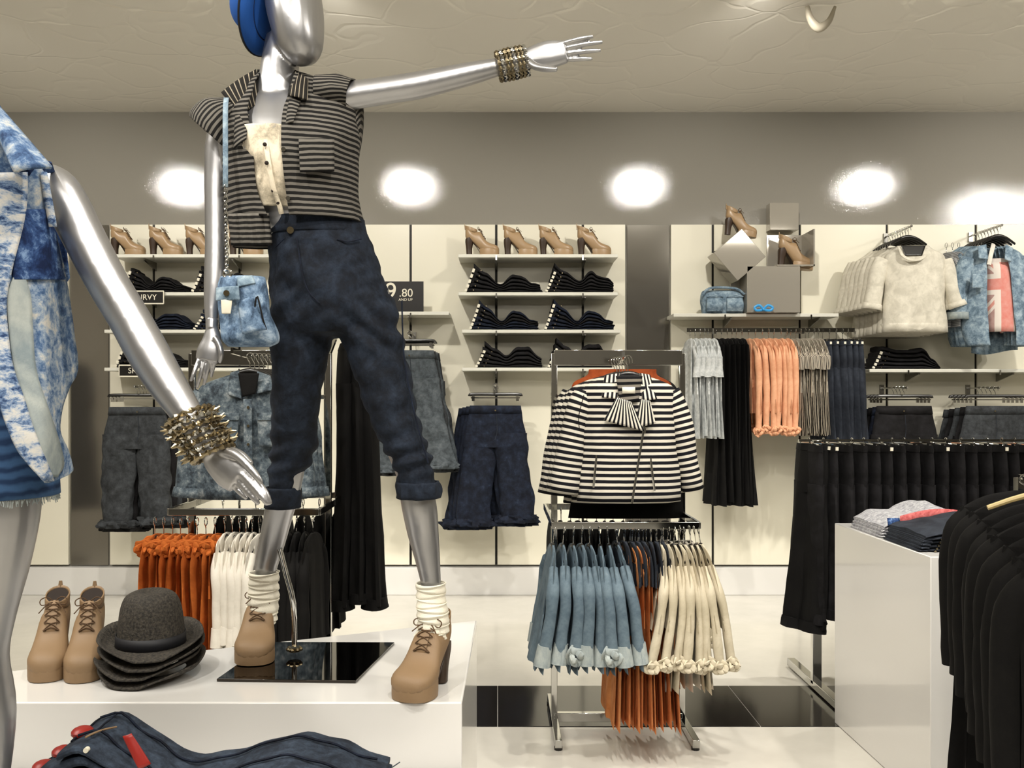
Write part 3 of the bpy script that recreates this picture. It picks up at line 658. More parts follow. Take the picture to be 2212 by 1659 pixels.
# pointed collar: two turned leaves
def leaf(name, quad, mat, par, bul=.01, n=10, th=.003):
    a_, b_, c_, d_ = quad; g = G(); rows = []
    for i in range(n+1):
        s = i/n; l = a_.lerp(d_, s); r = b_.lerp(c_, s); row = []
        for k in range(n+1):
            q = k/n; p = l.lerp(r, q); p = p+Vector((0, -bul*math.sin(PI*q)*math.sin(PI*(.15+.7*s)), 0)); row.append(p)
        rows.append(row)
    W_ = max((b_-a_).length, (c_-d_).length); H_ = (d_-a_).length
    g.grid(rows, lambda i, j: (j/n*W_, i/n*H_), False); return g.build(name, mat, par, solid=th)
leaf('collar', (P(478, 200, 2.36), P(553, 150, 2.42), P(560, 225, 2.36), P(518, 250, 2.33)), 'collar_stripe', sh, .015)
leaf('collar', (P(636, 150, 2.42), P(666, 172, 2.37), P(664, 216, 2.315), P(622, 206, 2.32)), 'collar_stripe', sh, .012)
leaf('collar', (P(556, 150, 2.52), P(644, 150, 2.52), P(650, 195, 2.52), P(545, 195, 2.52)), 'collar_stripe', sh, -.02)
leaf('lapel', (P(508, 250, 2.312), P(538, 246, 2.33), P(532, 300, 2.277), P(505, 322, 2.285)), 'shirt_stripe', sh, .008)
leaf('lapel', (P(628, 200, 2.34), P(652, 212, 2.335), P(634, 262, 2.285), P(616, 268, 2.29)), 'shirt_stripe', sh, .006)
for a_, b_, c_ in ((612, 322, 2.268), (622, 428, 2.285)): G().cyl(P(a_, b_, c_+.012), P(a_, b_, c_), .0055, 12).build('snap', 'chrome', sh)
leaf('chest_pocket', (P(645, 300, 2.276), P(722, 300, 2.30), P(722, 370, 2.298), P(648, 372, 2.27)), 'shirt_stripe', sh, .004)
# ---------------------------------------------------------------- socks and shoes
def sock(rows, par):
    g = G(); rr = []
    for i, (px, py, yc, hw) in enumerate(rows): rr.append(ring(px, py, yc, hw, U(hw, yc)*1.05))
    rows2 = catmull([tuple(a)+tuple(b)+tuple(c) for a, b, c in rr], 12); out = []
    for i, r in enumerate(rows2):
        k = 1+.05*math.sin(i*1.5); t = .006*math.sin(i*.75)
        out.append(((r[0], r[1], r[2]), (r[3]*k, 0, t*.8), (0, r[7]*k, 0)))
    g.loft(out, n=26, m=1, nz=.004, nf=30, cap=False); return g.build('sock', 'sock', par, solid=.003)
sock([(571, 1236, 2.67, 31), (570, 1262, 2.69, 31), (569, 1290, 2.70, 32), (566, 1330, 2.70, 32), (560, 1345, 2.69, 32)], mq)
sock([(930, 1260, 2.43, 31), (931, 1290, 2.43, 31), (934, 1320, 2.42, 33), (936, 1352, 2.42, 34), (930, 1376, 2.41, 34)], mq)
for loc, ang, sc in (((-.684, 2.775, ZP+.0085), -PI/2+.10, (.92, 1.10, .86)), ((-.142, 2.465, ZP), -PI/2-.40, (.86, 1.12, .86))):
    s_ = make_shoe('x', 'tan', worn=True)
    for k in ('label', 'category'): del s_[k]
    s_.name = 'shoe'; s_.parent = mq; s_.location = Vector(loc)-Vector(mq.location); s_.rotation_euler = (0, 0, ang); s_.scale = sc
# ---------------------------------------------------------------- blue hat on the back of the head
hh = thing('hat', None, None, (0, 0, 0)); hh.parent = mq
ctr = P(590, 12, 2.43); ax = Vector((-.86, .18, .30)).normalized(); hh.location = ctr-Vector(mq.location)
q_ = ax.to_track_quat('Z', 'Y')
cr = [((0, 0, 0), .094), ((0, 0, .04), .092), ((0, 0, .07), .088), ((0, 0, .095), .072), ((0, 0, .102), .045), ((0, 0, .096), .012)]
def hbuild(g, name, mat, par, **kw):
    me = g.mesh(name); ob = link(name, me, mat, par, **kw); return ob
hh.scale = (.92, .92, .9); hh.rotation_mode = 'QUATERNION'; hh.rotation_quaternion = q_
c1 = hbuild(G().loft([(c, (r, 0, 0), (0, r, 0)) for c, r in cr], n=40, m=4, nz=.003, nf=15), 'crown', 'blue_felt', hh)
c2 = hbuild(G().loft([((0, 0, z), (r, 0, 0), (0, r, 0)) for z, r in ((.002, .0965), (.03, .095))], n=40, m=1, cap=False), 'hat_band', 'black_band', hh, solid=.002)
bri = []
for r, z in ((.094, .004), (.115, .002), (.130, .008), (.140, .020)): bri.append(((0, 0, z), (r, 0, 0), (0, r, 0)))
hbuild(G().loft(bri, n=48, m=3, cap=False, fold=.0), 'brim', 'blue_felt', hh, solid=.003)
hbuild(G().tube([(.141*math.cos(t*PI/24), .141*math.sin(t*PI/24), .021) for t in range(49)], .0032, n=6, m=1), 'brim_edge', 'black_band', hh)
# ---------------------------------------------------------------- bangles on the pointing wrist
def bangle(par, c, axis, r, th, mat, name='bangle', links=22, flat=.7):
    ax = Vector(axis).normalized(); q = ax.to_track_quat('Z', 'Y'); c = Vector(c); g = G()
    n = links*4; P_ = [c+q @ Vector((r*math.cos(2*PI*i/n), r*flat*math.sin(2*PI*i/n), 0)) for i in range(n+1)]
    rad = [th*(1+.35*math.sin(2*PI*i*links/n)) for i in range(n+1)]
    g.tube(P_, rad, n=6, m=1); return g.build(name, mat, par)
br = thing('x', None, None); br.name = 'bracelet_stack'; br.parent = mq
A_, B_ = P(1078, 144, 2.47), P(1136, 131, 2.47)
for i in range(8):
    f_ = i/7; bangle(br, A_.lerp(B_, f_), B_-A_, .0375-.002*abs(i-3.5)/3.5, .0048, 'gold' if i % 3 != 1 else 'chrome', flat=1, links=16)
# ---------------------------------------------------------------- stand: rod and mirror plate
G().tube([P(604, 1185, 2.60), P(618, 1240, 2.62), P(634, 1305, 2.63), P(636, 1395, 2.66)], .0075, n=10, m=3).build('stand_rod', 'chrome', mq)
fl_ = G()
for k in range(7):
    a_ = k*2*PI/7; c_ = P(636, 1400, 2.66); fl_.sphere(c_+Vector((.018*math.cos(a_), .018*math.sin(a_), -.002)), .006, 8)
fl_.cyl(P(636, 1407, 2.66), P(636, 1398, 2.66), .016, 14); fl_.build('stand_collar', 'gold', mq)
q4 = [P(468, 1473, 2.445), P(768, 1479, 2.43), P(852, 1392, 2.812), P(582, 1391, 2.815)]
for p in q4: p.z = ZP+.008
G().prism(q4, (0, 0, -.0075)).build('base_plate', simple('smoked_mirror_plate', (70, 66, 62), .03, 1), mq, bevel=.001)
# ================================================================ denim handbag hanging at the hip
hbg = thing('handbag', 'slouchy faded denim handbag hanging on a chain strap at the mannequin hip', 'handbag', P(530, 745, 2.30))
yb = 2.29
body = G().loft([(P(528, 600, yb), (U(44, yb), 0, 0), (0, .035, 0)), (P(526, 625, yb), (U(50, yb), 0, 0), (0, .05, 0)), (P(527, 670, yb), (U(57, yb), 0, 0), (0, .06, 0)), (P(532, 715, yb), (U(61, yb), 0, 0), (0, .062, 0)), (P(535, 738, yb), (U(58, yb), 0, 0), (0, .055, 0)), (P(535, 748, yb), (U(45, yb), 0, 0), (0, .035, 0))], n=36, m=4, nz=.016, nf=14, fold=.03, fk=6, grow=False, sq=.8).build('bag_body', 'bag_denim', hbg)
leaf('side_flap', (P(478, 600, 2.235), P(508, 598, 2.23), P(512, 645, 2.222), P(470, 650, 2.225)), 'bag_denim', hbg, .008)
leaf('belt_tab', (P(468, 622, 2.222), P(516, 618, 2.218), P(518, 648, 2.216), P(467, 650, 2.22)), 'bag_blue', hbg, .006, th=.005)
leaf('strap_end', (P(478, 648, 2.216), P(502, 647, 2.216), P(498, 678, 2.217), P(480, 678, 2.217)), 'tag_white', hbg, .003, th=.004)
leaf('front_pocket', (P(515, 655, 2.226), P(545, 640, 2.228), P(575, 712, 2.225), P(525, 722, 2.222)), 'bag_denim', hbg, .012, th=.006)
leaf('top_band', (P(512, 600, 2.235), P(545, 596, 2.25), P(552, 612, 2.24), P(514, 620, 2.228)), 'bag_blue', hbg, .005, th=.005)
G().cyl(P(489, 633, 2.214), P(489, 633, 2.205), .007, 14).build('stud', 'gold', hbg)
G().tube([P(550, 665, 2.222), P(556, 640, 2.222), P(568, 690, 2.222), P(575, 712, 2.23)], .0022, n=6, m=3).build('zip', 'wire', hbg)
tr = [P(492+9*math.cos(t*PI/8), 592+9*math.sin(t*PI/8), 2.25) for t in range(17)]
G().tube(tr, .003, n=6, m=1).build('ring', 'chrome', hbg)
bandp = [P(489, 212, 2.345), P(487, 240, 2.30), P(487, 320, 2.275), P(487, 404, 2.272)]
g = G(); g.grid([[p+Vector((dx, 0, 0)) for dx in (-.0062, 0, .0062)] for p in [Vector(x) for x in catmull([tuple(p) for p in bandp], 4).tolist()]], lambda i, j: (j, i), False)
g.build('strap_band', 'bag_blue', hbg, solid=.003)
g = G(); nl = 22
for i in range(nl):
    f_ = i/(nl-1); c_ = P(487+3*f_, 404+(584-404)*f_, 2.272-.02*f_); R_ = .0068; al = i % 2
    g.tube([c_+Vector((R_*.62*math.cos(t*PI/5)*(1 if al else .25), R_*.62*math.cos(t*PI/5)*(.25 if al else 1), R_*math.sin(t*PI/5))) for t in range(11)], .0013, n=5, m=1)
ch = g.build('chain', 'chrome', hbg); 
# ================================================================ second silver mannequin, cut by the left frame edge
Yn = 1.62
blk = thing('display_block', 'white block carrying the mannequin in the acid wash denim vest', 'platform', (-.95, 1.55, 0))
G().box((-.95, 1.56, .19), (.7, .38, .38)).build('carcass', 'white_gloss', blk, bevel=.004)
m2 = thing('mannequin', 'silver mannequin in acid wash denim vest and blue skirt cut off at the left', 'mannequin', (-.95, 1.6, .38))
b = G()
def r2(px, py, yc, hw, hd): return (P(px, py, yc), (U(hw, yc), 0, 0), (0, hd, 0))
b.loft([r2(-120, -240, 1.62, 20, .03), r2(-120, -190, 1.62, 70, .08), r2(-120, -90, 1.62, 88, .10), r2(-120, 20, 1.61, 78, .095), r2(-120, 90, 1.60, 40, .05)], n=24, m=4)
limb(b, [(-115, 40, 1.64, 62), (-110, 140, 1.64, 58), (-105, 230, 1.64, 66), (-100, 300, 1.64, 80)], n=20)
b.loft([r2(-95, 285, 1.64, 100, .05), r2(-95, 320, 1.64, 170, .07), r2(-95, 380, 1.64, 190, .09), r2(-95, 480, 1.63, 175, .11), r2(-95, 600, 1.63, 150, .10), r2(-90, 720, 1.63, 130, .085), r2(-85, 860, 1.63, 160, .10), r2(-80, 980, 1.63, 170, .11)], n=30, m=4)
limb(b, [(60, 400, 1.63, 50), (112, 400, 1.62, 44), (140, 432, 1.61, 46), (185, 520, 1.60, 45), (232, 610, 1.59, 44), (280, 690, 1.58, 44), (320, 762, 1.57, 45), (360, 828, 1.56, 41), (395, 880, 1.55, 35), (428, 930, 1.54, 28), (448, 962, 1.54, 24)], n=24)
limb(b, [(-30, 960, 1.62, 105), (-16, 1080, 1.61, 98), (-22, 1200, 1.61, 84), (-38, 1330, 1.61, 66), (-48, 1420, 1.61, 62), (-46, 1540, 1.62, 74), (-50, 1700, 1.63, 62), (-56, 1860, 1.64, 40), (-60, 2040, 1.64, 34), (-60, 2180, 1.6, 40), (-60, 2262, 1.54, 34)], n=24)
limb(b, [(-180, 960, 1.64, 105), (-190, 1200, 1.66, 80), (-200, 1440, 1.68, 62), (-205, 1700, 1.68, 58), (-205, 2000, 1.66, 34), (-205, 2180, 1.6, 36)], n=20)
remesh(b, 'body', 'silver', m2, .0045, 3)
b = G()
limb(b, [(436, 944, 1.54, 27), (450, 966, 1.54, 24), (462, 982, 1.54, 25)], n=18)
b.tube([P(455, 974, 1.54), P(474, 992, 1.54), P(500, 1012, 1.535), P(522, 1030, 1.53)], [.019, .028, .034, .031], n=20, m=4, flat=[.8, .62, .5, .45])
for rows in ([(506, 1000, 1.53, 9), (528, 1014, 1.525, 9), (556, 1042, 1.515, 8.2), (574, 1066, 1.51, 7.6), (585, 1090, 1.51, 5)],
             [(508, 1014, 1.525, 9), (528, 1030, 1.52, 8.6), (552, 1056, 1.51, 8), (568, 1076, 1.505, 7), (578, 1092, 1.505, 4.6)],
             [(500, 1022, 1.53, 9), (516, 1040, 1.525, 8.6), (536, 1062, 1.515, 8), (550, 1078, 1.51, 7), (560, 1090, 1.51, 4.6)],
             [(490, 1026, 1.535, 9), (502, 1044, 1.535, 8), (516, 1060, 1.53, 7.4), (526, 1070, 1.528, 6.4), (534, 1078, 1.527, 4.4)],
             [(478, 974, 1.53, 11), (508, 982, 1.515, 10.5), (534, 1004, 1.505, 9), (556, 1030, 1.50, 7.6), (566, 1046, 1.50, 5)]):
    limb(b, rows, n=10, m=3)
remesh(b, 'hand', 'silver', m2, .0024, 2)
# skirt with frayed hem
sk = G().loft([r2(-95, 812, 1.63, 172, .112), r2(-90, 880, 1.63, 182, .120), r2(-84, 960, 1.63, 190, .126), r2(-84, 1070, 1.63, 196, .130)], n=48, m=6, cap=False, nz=.010, nf=9).build('skirt', 'skirt', m2, solid=.004)
rng = random.Random(3); g = G()
for i in range(220):
    th = PI*(-.75+1.5*i/220); c = Vector(P(-84, 1070, 1.63))+Vector((U(197, 1.63)*math.sin(th), -.131*math.cos(th), 0))
    g.tube([c, c+Vector((rng.uniform(-.004, .004), rng.uniform(-.003, .003), -rng.uniform(.006, .014)))], .0009, n=4, m=1)
g.build('frayed_hem', 'cuff_pale', sk)
# open vest: front panel, placket, lining, yoke, collar
def panel(name, rows, mat, par, depth, n=14, solid=.004, nz=.006, sub=4, nf=12, wr=0):
    "rows: py, xl, xr; depth(s in 0..1, py) -> Y"
    rr = catmull(rows, sub).tolist(); g = G(); pts_ = []
    for py, xl, xr in rr:
        row = []
        for k in range(n+1):
            s = k/n; x = xl+(xr-xl)*s; yy = depth(x, py)
            p = P(x, py, yy); p.y += noise.noise(p*nf)*nz+wr*math.sin(x*.22+py*.05); row.append(p)
        pts_.append(row)
    g.grid(pts_, lambda i, j: (j*.01, i*.012), False); return g.build(name, mat, par, solid=solid)
dv = lambda x, py: 1.475+max(0, x+20)*.0006+max(0, x-95)*.0011-.03*max(0, min(1, (py-700)/250))
vest = panel('vest', [(262, -60, -2), (300, -60, 30), (350, -60, 78), (385, -50, 98), (430, -40, 96), (480, -30, 112), (560, -20, 134), (640, -15, 149), (720, -8, 158), (800, 8, 168), (838, 14, 150), (880, 25, 132), (930, 42, 126), (970, 55, 142), (1000, 72, 152), (1022, 84, 150), (1044, 94, 104)], 'acid', m2, dv, n=22, nz=.012)
panel('placket', [(372, -42, 60), (430, -40, 58), (500, -38, 46), (580, -42, 26), (660, -44, 14), (740, -40, 20), (800, -20, 32), (860, -4, 52), (920, 14, 70), (980, 40, 92), (1040, 92, 116)], 'acid_strip', vest, lambda x, py: dv(x, py)-.010, n=10)
panel('lining', [(590, 32, 50), (640, 16, 66), (720, 20, 70), (800, 32, 78), (870, 50, 98), (940, 68, 122), (1000, 92, 136), (1030, 110, 122)], 'cuff_pale', vest, lambda x, py: dv(x, py)-.006, n=6, nz=.003)
panel('yoke', [(452, 44, 104), (480, 40, 112), (540, 34, 126), (590, 28, 136), (604, 30, 142)], 'acid_dk', vest, lambda x, py: dv(x, py)-.006, n=10, nz=.004)
leaf('collar', (P(-40, 205, 1.52), P(6, 240, 1.52), P(112, 362, 1.475), P(30, 372, 1.44)), 'acid', vest, .02, n=12, th=.005)
leaf('collar', (P(-60, 200, 1.66), P(-10, 215, 1.66), P(60, 330, 1.64), P(-40, 330, 1.64)), 'acid', vest, -.01, n=8, th=.005)
leaf('armhole_band', (P(88, 372, 1.535), P(100, 372, 1.54), P(122, 490, 1.548), P(108, 490, 1.545)), 'acid_strip', vest, .004, th=.005)
leaf('vest_back', (P(96, 360, 1.66), P(122, 372, 1.68), P(150, 600, 1.70), P(120, 640, 1.70)), 'acid_dk', vest, -.005, th=.004)
leaf('shoulder_strap', (P(58, 338, 1.50), P(112, 352, 1.56), P(118, 372, 1.60), P(60, 378, 1.52)), 'acid_dk', vest, .01, th=.004)
# spiked bangles
br = thing('x', None, None); br.name = 'bracelet_stack'; br.parent = m2
A_, B_ = P(408, 898, 1.545), P(460, 980, 1.54); axd = (B_-A_).normalized()
tilt = (axd+Vector((.15, 0, -.6))).normalized()
for i in range(7):
    c_ = A_.lerp(B_, i/6.0); c_ = Vector(c_); bangle(br, c_, tilt, .042-.003*i/6, .004, 'chrome' if i % 2 else 'gold', flat=.85, links=18)
g = G(); rng = random.Random(7)
for k in range(5):
    c_ = Vector(A_.lerp(B_, (k+.5)/5.2)); q = tilt.to_track_quat('Z', 'Y')
    for i in range(18):
        th = 2*PI*i/18+k; d = q @ Vector((math.cos(th), math.sin(th)*.9, 0)); p0 = c_+d*.034
        g.tube([p0, p0+d*.012+axd*.002, p0+d*.022+axd*.006*rng.uniform(-1, 1)], [.0036, .0032, .0008], n=6, m=2)
g.build('spike', 'gold', br)['kind'] = 'stuff'
# ================================================================ hangers and rows of garments seen edge-on
def make_hanger(mat='black_plastic', clip=False, wide=.12, short=0):
    t = thing('clothes_hanger', 'x', 'hanger')
    hk = [(0, .004, -.022), (0, .018, -.012), (0, .015, .006), (0, 0, .012), (0, -.014, .004), (0, -.012, -.014), (0, 0, -.03), (0, 0, -.07)]
    if short: hk = [(a, b_*.6, c_*.6 if c_ > 0 else c_*.35) for a, b_, c_ in hk]
    G().tube(hk, .0021, n=6, m=3).build('hook', 'chrome', t)
    if clip:
        zz = -.022 if short else -.07
        G().tube([(0, -wide, zz-.004), (0, 0, zz), (0, wide, zz-.004)], .005, n=8, m=2).build('arm', 'black_plastic' if mat != 'chrome' else 'chrome', t)
        for s in (-1, 1): G().box((0, s*(wide-.02), zz-.012), (.013, .03, .03)).build('clip', 'chrome', t)
    else:
        G().tube([(0, -wide, (-.125 if not short else -.065)), (0, -wide*.55, (-.092 if not short else -.04)), (0, 0, (-.07 if not short else -.02)), (0, wide*.55, (-.092 if not short else -.04)), (0, wide, (-.125 if not short else -.065))], [.007, .008, .009, .008, .007], n=8, m=3).build('arm', mat, t)
    return t
def rosette(g, c, r, seed=0):
    c = Vector(c)
    for k in range(3):
        q = .62+.3*k; th = seed+k*1.9
        pp = [c+Vector((r*q*.62*math.cos(a+th), r*.55*math.sin(a*2+th)*.6-r*.25*(2-k), r*q*.55*math.sin(a+th))) for a in [2*PI*i/9 for i in range(10)]]
        g.tube(pp, [r*.26*(1+.3*math.sin(i*2.1+seed)) for i in range(10)], n=7, m=2, flat=.6, nz=r*.15, nf=40)
HX = [None]
def make_top(L=.55, hy=.2, flare=.02, sl=.42, sr=.022, smat=None, mat='cream', cuff=None, folds=.3, ros=False, seed=0, neck=True, hx=.02, name='hanging_shirt', up=0):
    "shirt on a hanger seen from its side edge; hook contact at the origin"
    t = thing(name, 'x', 'shirt'); rings = []
    for z, x, y in ((-.060, .006, .04), (-.078, hx*.5, .12), (-.12, hx*.8, hy*.96), (-.17, hx, hy), (-L*.6, hx*1.2, hy*.98), (-L, hx*1.3+flare, hy*1.02)): rings.append(((0, 0, z+up), (x, 0, 0), (0, y, 0)))
    G().loft(rings, n=30, m=4, fold=folds, fk=7, nz=.006, nf=10, seed=seed).build('torso', mat, t)
    if sl:
        for s in (-1, 1):
            p = [(0, s*(hy-.03), -.13+up), (.004, s*(hy+.018), -.2+up), (.008, s*(hy+.03), -.13-sl*.5+up), (.004, s*(hy+.02), -.13-sl+up)]
            sv = G().tube(p, [sr*.88, sr*1.05, sr, sr*1.03], n=14, m=5, nz=.006, nf=16, seed=seed, ref=(0, 1, 0)); o = sv.build('sleeve', smat or mat, t)
            if cuff:
                e = Vector(p[-1]); g = G()
                if ros: rosette(g, e+Vector((0, -.01, 0)), max(.030, sr*1.9), seed+s)
                else: g.tube([e+Vector((0, 0, .03)), e+Vector((0, 0, -.045))], [sr*1.2, sr*1.45], n=16, m=3, nz=.008, nf=25, seed=seed)
                g.build('cuff', cuff, o)
    return t
def make_trousers(L=.9, hy=.18, mat='black_cloth', cuff=None, ros=False, seed=0, leg=.085, tag_=True, hx=.016, name='hanging_trousers', fl=0, up=0):
    t = thing(name, 'x', 'trousers')
    g = G().loft([((0, 0, -.085), (hx*.7, 0, 0), (0, hy, 0)), ((0, 0, -.13), (hx, 0, 0), (0, hy*1.02, 0)), ((0, 0, -.25), (hx*1.2, 0, 0), (0, hy*1.1, 0)), ((0, 0, -.33), (hx*1.2, 0, 0), (0, hy*1.0, 0))], n=26, m=4, nz=.004, nf=14, seed=seed)
    g.build('hip', mat, t)
    for s in (-1, 1):
        g = G().loft([((0, s*hy*.5, -.28), (hx*1.2, 0, 0), (0, hy*.55, 0)), ((.002, s*hy*.52, -.3-(L-.3)*.4), (hx*1.1, 0, 0), (0, leg, 0)), ((-fl, s*(hy*.5+.01), -L), (hx*1.25+.004, 0, 0), (0, leg*1.1, 0))], n=20, m=6, fold=.2, fk=5, nz=.008, nf=11, seed=seed+s)
        o = g.build('trouser_leg', mat, t)
        if cuff:
            g = G()
            if ros: rosette(g, (0, s*(hy*.5)-.05, -L), .045, seed+s)
            else: g.loft([((-fl, s*(hy*.5+.01), -L+.03), (hx*1.6, 0, 0), (0, leg*1.15, 0)), ((-fl, s*(hy*.5+.01), -L-.02), (hx*1.9, 0, 0), (0, leg*1.2, 0))], n=20, m=3, nz=.01, nf=30, seed=seed)
            g.build('cuff', cuff, o)
    G().loft([((0, 0, -.084), (hx*.75, 0, 0), (0, hy*1.01, 0)), ((0, 0, -.118), (hx*1.05, 0, 0), (0, hy*1.03, 0))], n=26, m=1, cap=False).build('waistband', mat, t)
    if tag_: G().box((.0, -hy-.006, -.1), (.014, .006, .018)).build('size_tag', 'tag_white', t)
    if up:
        for c in t.children_recursive: c.data.transform(Matrix.Translation((0, 0, up)))
    return t
def lab16(s):
    w_ = s.split(); return ' '.join(w_) if len(w_) <= 16 else ' '.join(w_[:16])
def row(protos, n, xs, Yc, z, what, where, group, hprotos, jit=.02, fan=0, yj=.012, hname='metal hook of the hanger under', sc=None, seed=1, yrot=0, Y2=None):
    rg = random.Random(seed)
    for i in range(n):
        x = xs[0]+(xs[1]-xs[0])*(i/(n-1) if n > 1 else .5)+rg.uniform(-.004, .004); k = i % len(protos)
        pr = protos[k]; hp = hprotos[i % len(hprotos)]
        y = Yc+rg.uniform(-yj, yj)+((Y2-Yc)*i/(n-1) if Y2 else 0); rz = rg.uniform(-jit, jit)*4+yrot; ry = fan*((i/(n-1) if n > 1 else .5)-.5)*-1+rg.uniform(-jit, jit)
        first = not pr.get('used')
        o = pr if first else copy_tree(pr); pr['used'] = 1
        o.location = (x, y, z); o.rotation_euler = (0, ry, rz)
        s_ = 1+rg.uniform(-.025, .025)
        o.scale = (1, s_, s_*(sc or 1))
        pos = nth(i, n).replace('-', ' ') if n > 1 else 'single'
        o['label'] = '%s, %s %s' % (what, pos, where); assert len(o['label'].split()) <= 16, o['label']; o['group'] = group
        first = not hp.get('used'); h = hp if first else copy_tree(hp); hp['used'] = 1
        h.location = (x, y, z); h.rotation_euler = (0, ry, rz); h.scale = (1, 1, 1)
        h['label'] = 'hanger of the %s %s, %s' % (group.rstrip('s'), pos, where); assert len(h['label'].split()) <= 16, h['label']; h['group'] = 'hangers of the '+group
HB = [make_hanger()]; HC = [make_hanger(clip=True)]; HCC = [make_hanger('chrome', clip=True, wide=.15, short=1)]
# --- chrome rack with the striped jacket: lower front rail
row([make_top(.50, .17, .008, .30, mat='denim_lt', cuff='cuff_pale', seed=s, hx=.016, sr=.024, folds=.35, ros=s == 4) for s in (0, 2, 4)], 8, (.245, .50), 4.0, .95, 'light blue denim shirt, pale rolled cuffs', 'on the low rail, right rack', 'light blue denim shirts', HB, fan=.30, sc=1.12)
row([make_top(.66, .15, .003, 0, mat='orange2', seed=s, hx=.0095, folds=.5, name='hanging_blouse') for s in (1, 5)], 9, (.515, .70), 4.04, .95, 'apricot draped blouse', 'on the low rail, right rack', 'apricot blouses', HB, fan=.10, sc=1.22)
row([make_top(.36, .16, .004, .36, mat='cream', cuff='cream', ros=True, seed=s, hx=.0125, sr=.018, folds=.4) for s in (0, 3)]+[make_top(.58, .15, .004, .34, mat='cream', cuff='cream', ros=True, seed=7, hx=.0125, sr=.018, folds=.4)], 8, (.70, .85), 4.0, .95, 'cream cotton shirt, knotted sleeves', 'on the low rail, right rack', 'cream knotted-sleeve shirts', HB, fan=.36, sc=1.1)
row([make_top(.60, .13, .004, 0, mat='white_cloth', seed=s, hx=.012, folds=.5, name='hanging_tank') for s in (2, 8)], 5, (.715, .83), 4.08, .95, 'long off-white tank', 'on the low rail, right rack', 'off-white tanks', HB, fan=.12, sc=1.1)
# slate collars on the apricot blouses
row([make_top(.22, .172, .004, 0, mat='slate', seed=3, hx=.0125, folds=.1, name='hanging_vest')], 8, (.515, .70), 4.025, .95, 'slate denim vest over an apricot blouse', 'on the low rail, right rack', 'slate vests', HB, fan=.10)
row([make_top(.62, .16, .01, 0, mat='black_cloth', seed=s, hx=.02, name='hanging_dress') for s in (1, 5)], 14, (.27, .84), 4.70, .95, 'plain black top', 'on the back rail, right rack', 'black tops', HB)
# --- left rack lower front rail
def knot_top(mat, seed):
    t = make_top(.60, .15, .012, 0, mat=mat, seed=seed, hx=.022, folds=.45, name='ruffled_blouse')
    g = G()
    for k in range(5): rosette(g, (random.uniform(-.015, .015), -.12+.05*k*.8, -.10-.016*(k % 3)), .04, seed+k)
    g.build('ruffled_collar', mat, t); return t
row([knot_top('orange', s) for s in (1, 4, 8)], 8, (-1.445, -1.19), 4.0, .985, 'burnt orange top with ruffled shoulders', 'on the low rail, left rack', 'burnt orange tops', HB, fan=.05)
row([make_top(.72, .15, .012, .32, mat='white_cloth', cuff='white_cloth', seed=s, hx=.018, folds=.45, name='hanging_tunic') for s in (2, 6)], 6, (-1.15, -1.0), 4.0, .99, 'white cotton tunic', 'on the low rail, left rack', 'white tunics', HB, fan=-.03)
row([make_top(.70, .16, .01, .4, mat='black_cloth', cuff=None, seed=s, hx=.02, name='hanging_dress') for s in (2, 9)], 6, (-.96, -.78), 4.02, .99, 'black tunic', 'on the low rail, left rack', 'black tunics', HB)
row([make_top(.62, .16, .01, 0, mat='black_cloth', seed=11, hx=.02, name='hanging_dress')], 8, (-1.36, -.80), 4.70, .99, 'black sleeveless top', 'on the back rail, left rack', 'black sleeveless tops', HB)
# long black trousers on the side arm
row([make_trousers(1.34, .15, 'black_cloth', 'black_cloth', seed=s, leg=.09, hx=.036, fl=.01) for s in (1, 3)], 3, (-.745, -.655), 4.66, 1.85, 'long black trousers, frayed cuffs', 'on the side arm, left rack', 'long black trousers', HC, fan=.04, yrot=.15)
# --- wall rail at right (px 1485..1845)
Yr = 6.9; W_ = lambda px: wx(px, Yr)
zr1 = zr-.002
row([make_top(.78, .17, .01, .17, mat='white_grey', cuff='white_grey', seed=s, hx=.03, folds=.4) for s in (1, 4)], 6, (W_(1492), W_(1540)), Yr, zr1, 'marled white short-sleeved top', 'on the wall rail', 'marled white tops', HB, fan=.02)
row([make_top(1.26, .17, .03, 0, mat='black_cloth', seed=s, hx=.03, folds=.3, name='hanging_dress') for s in (2, 6)], 6, (W_(1548), W_(1602)), Yr, zr1, 'long black dress', 'on the wall rail', 'long black dresses', HB, fan=.02)
row([make_top(.60, .18, .01, .60, mat='coral', cuff='coral', ros=True, seed=s, hx=.034, folds=.4) for s in (1, 4, 6)], 7, (W_(1618), W_(1700)), Yr, zr1, 'coral shirt with knotted cuffs', 'on the wall rail', 'coral shirts', HB)
row([make_top(.76, .17, .01, .16, mat='bw_thin', seed=s, hx=.03, folds=.4) for s in (1, 4)], 7, (W_(1709), W_(1768)), Yr, zr1, 'thinly striped black-white top', 'on the wall rail', 'thin striped tops', HB)
row([make_trousers(.86, .15, 'slate', seed=s, hx=.034, leg=.10) for s in (1, 4)], 6, (W_(1778), W_(1846)), Yr, zr1, 'dark slate clipped trousers', 'on the wall rail', 'dark slate trousers', HC)
# --- long rail of black trousers behind the plinth
n_ = 26
row([make_trousers(.95, .17, 'denim_blk', 'denim_blk', seed=s, hx=.027, leg=.10, up=.058, tag_=s in (3,)) for s in (1, 3, 6, 9)], n_, (XP-.03, XP+1.72), 4.88, 1.289, 'black denim trousers', 'on the rail behind the plinth', 'black trousers', HCC, jit=.02, fan=.05)
# one splayed pair at the left end
sp = make_trousers(1.0, .09, 'black_cloth', 'black_cloth', seed=4, hx=.03, leg=.07, up=.06); sp.location = (XP-.02, 4.84, 1.289); sp.rotation_euler = (0, .085, .5)
sp['label'] = 'black trousers splayed out at the left end of the long rail'; sp['group'] = 'black trousers'
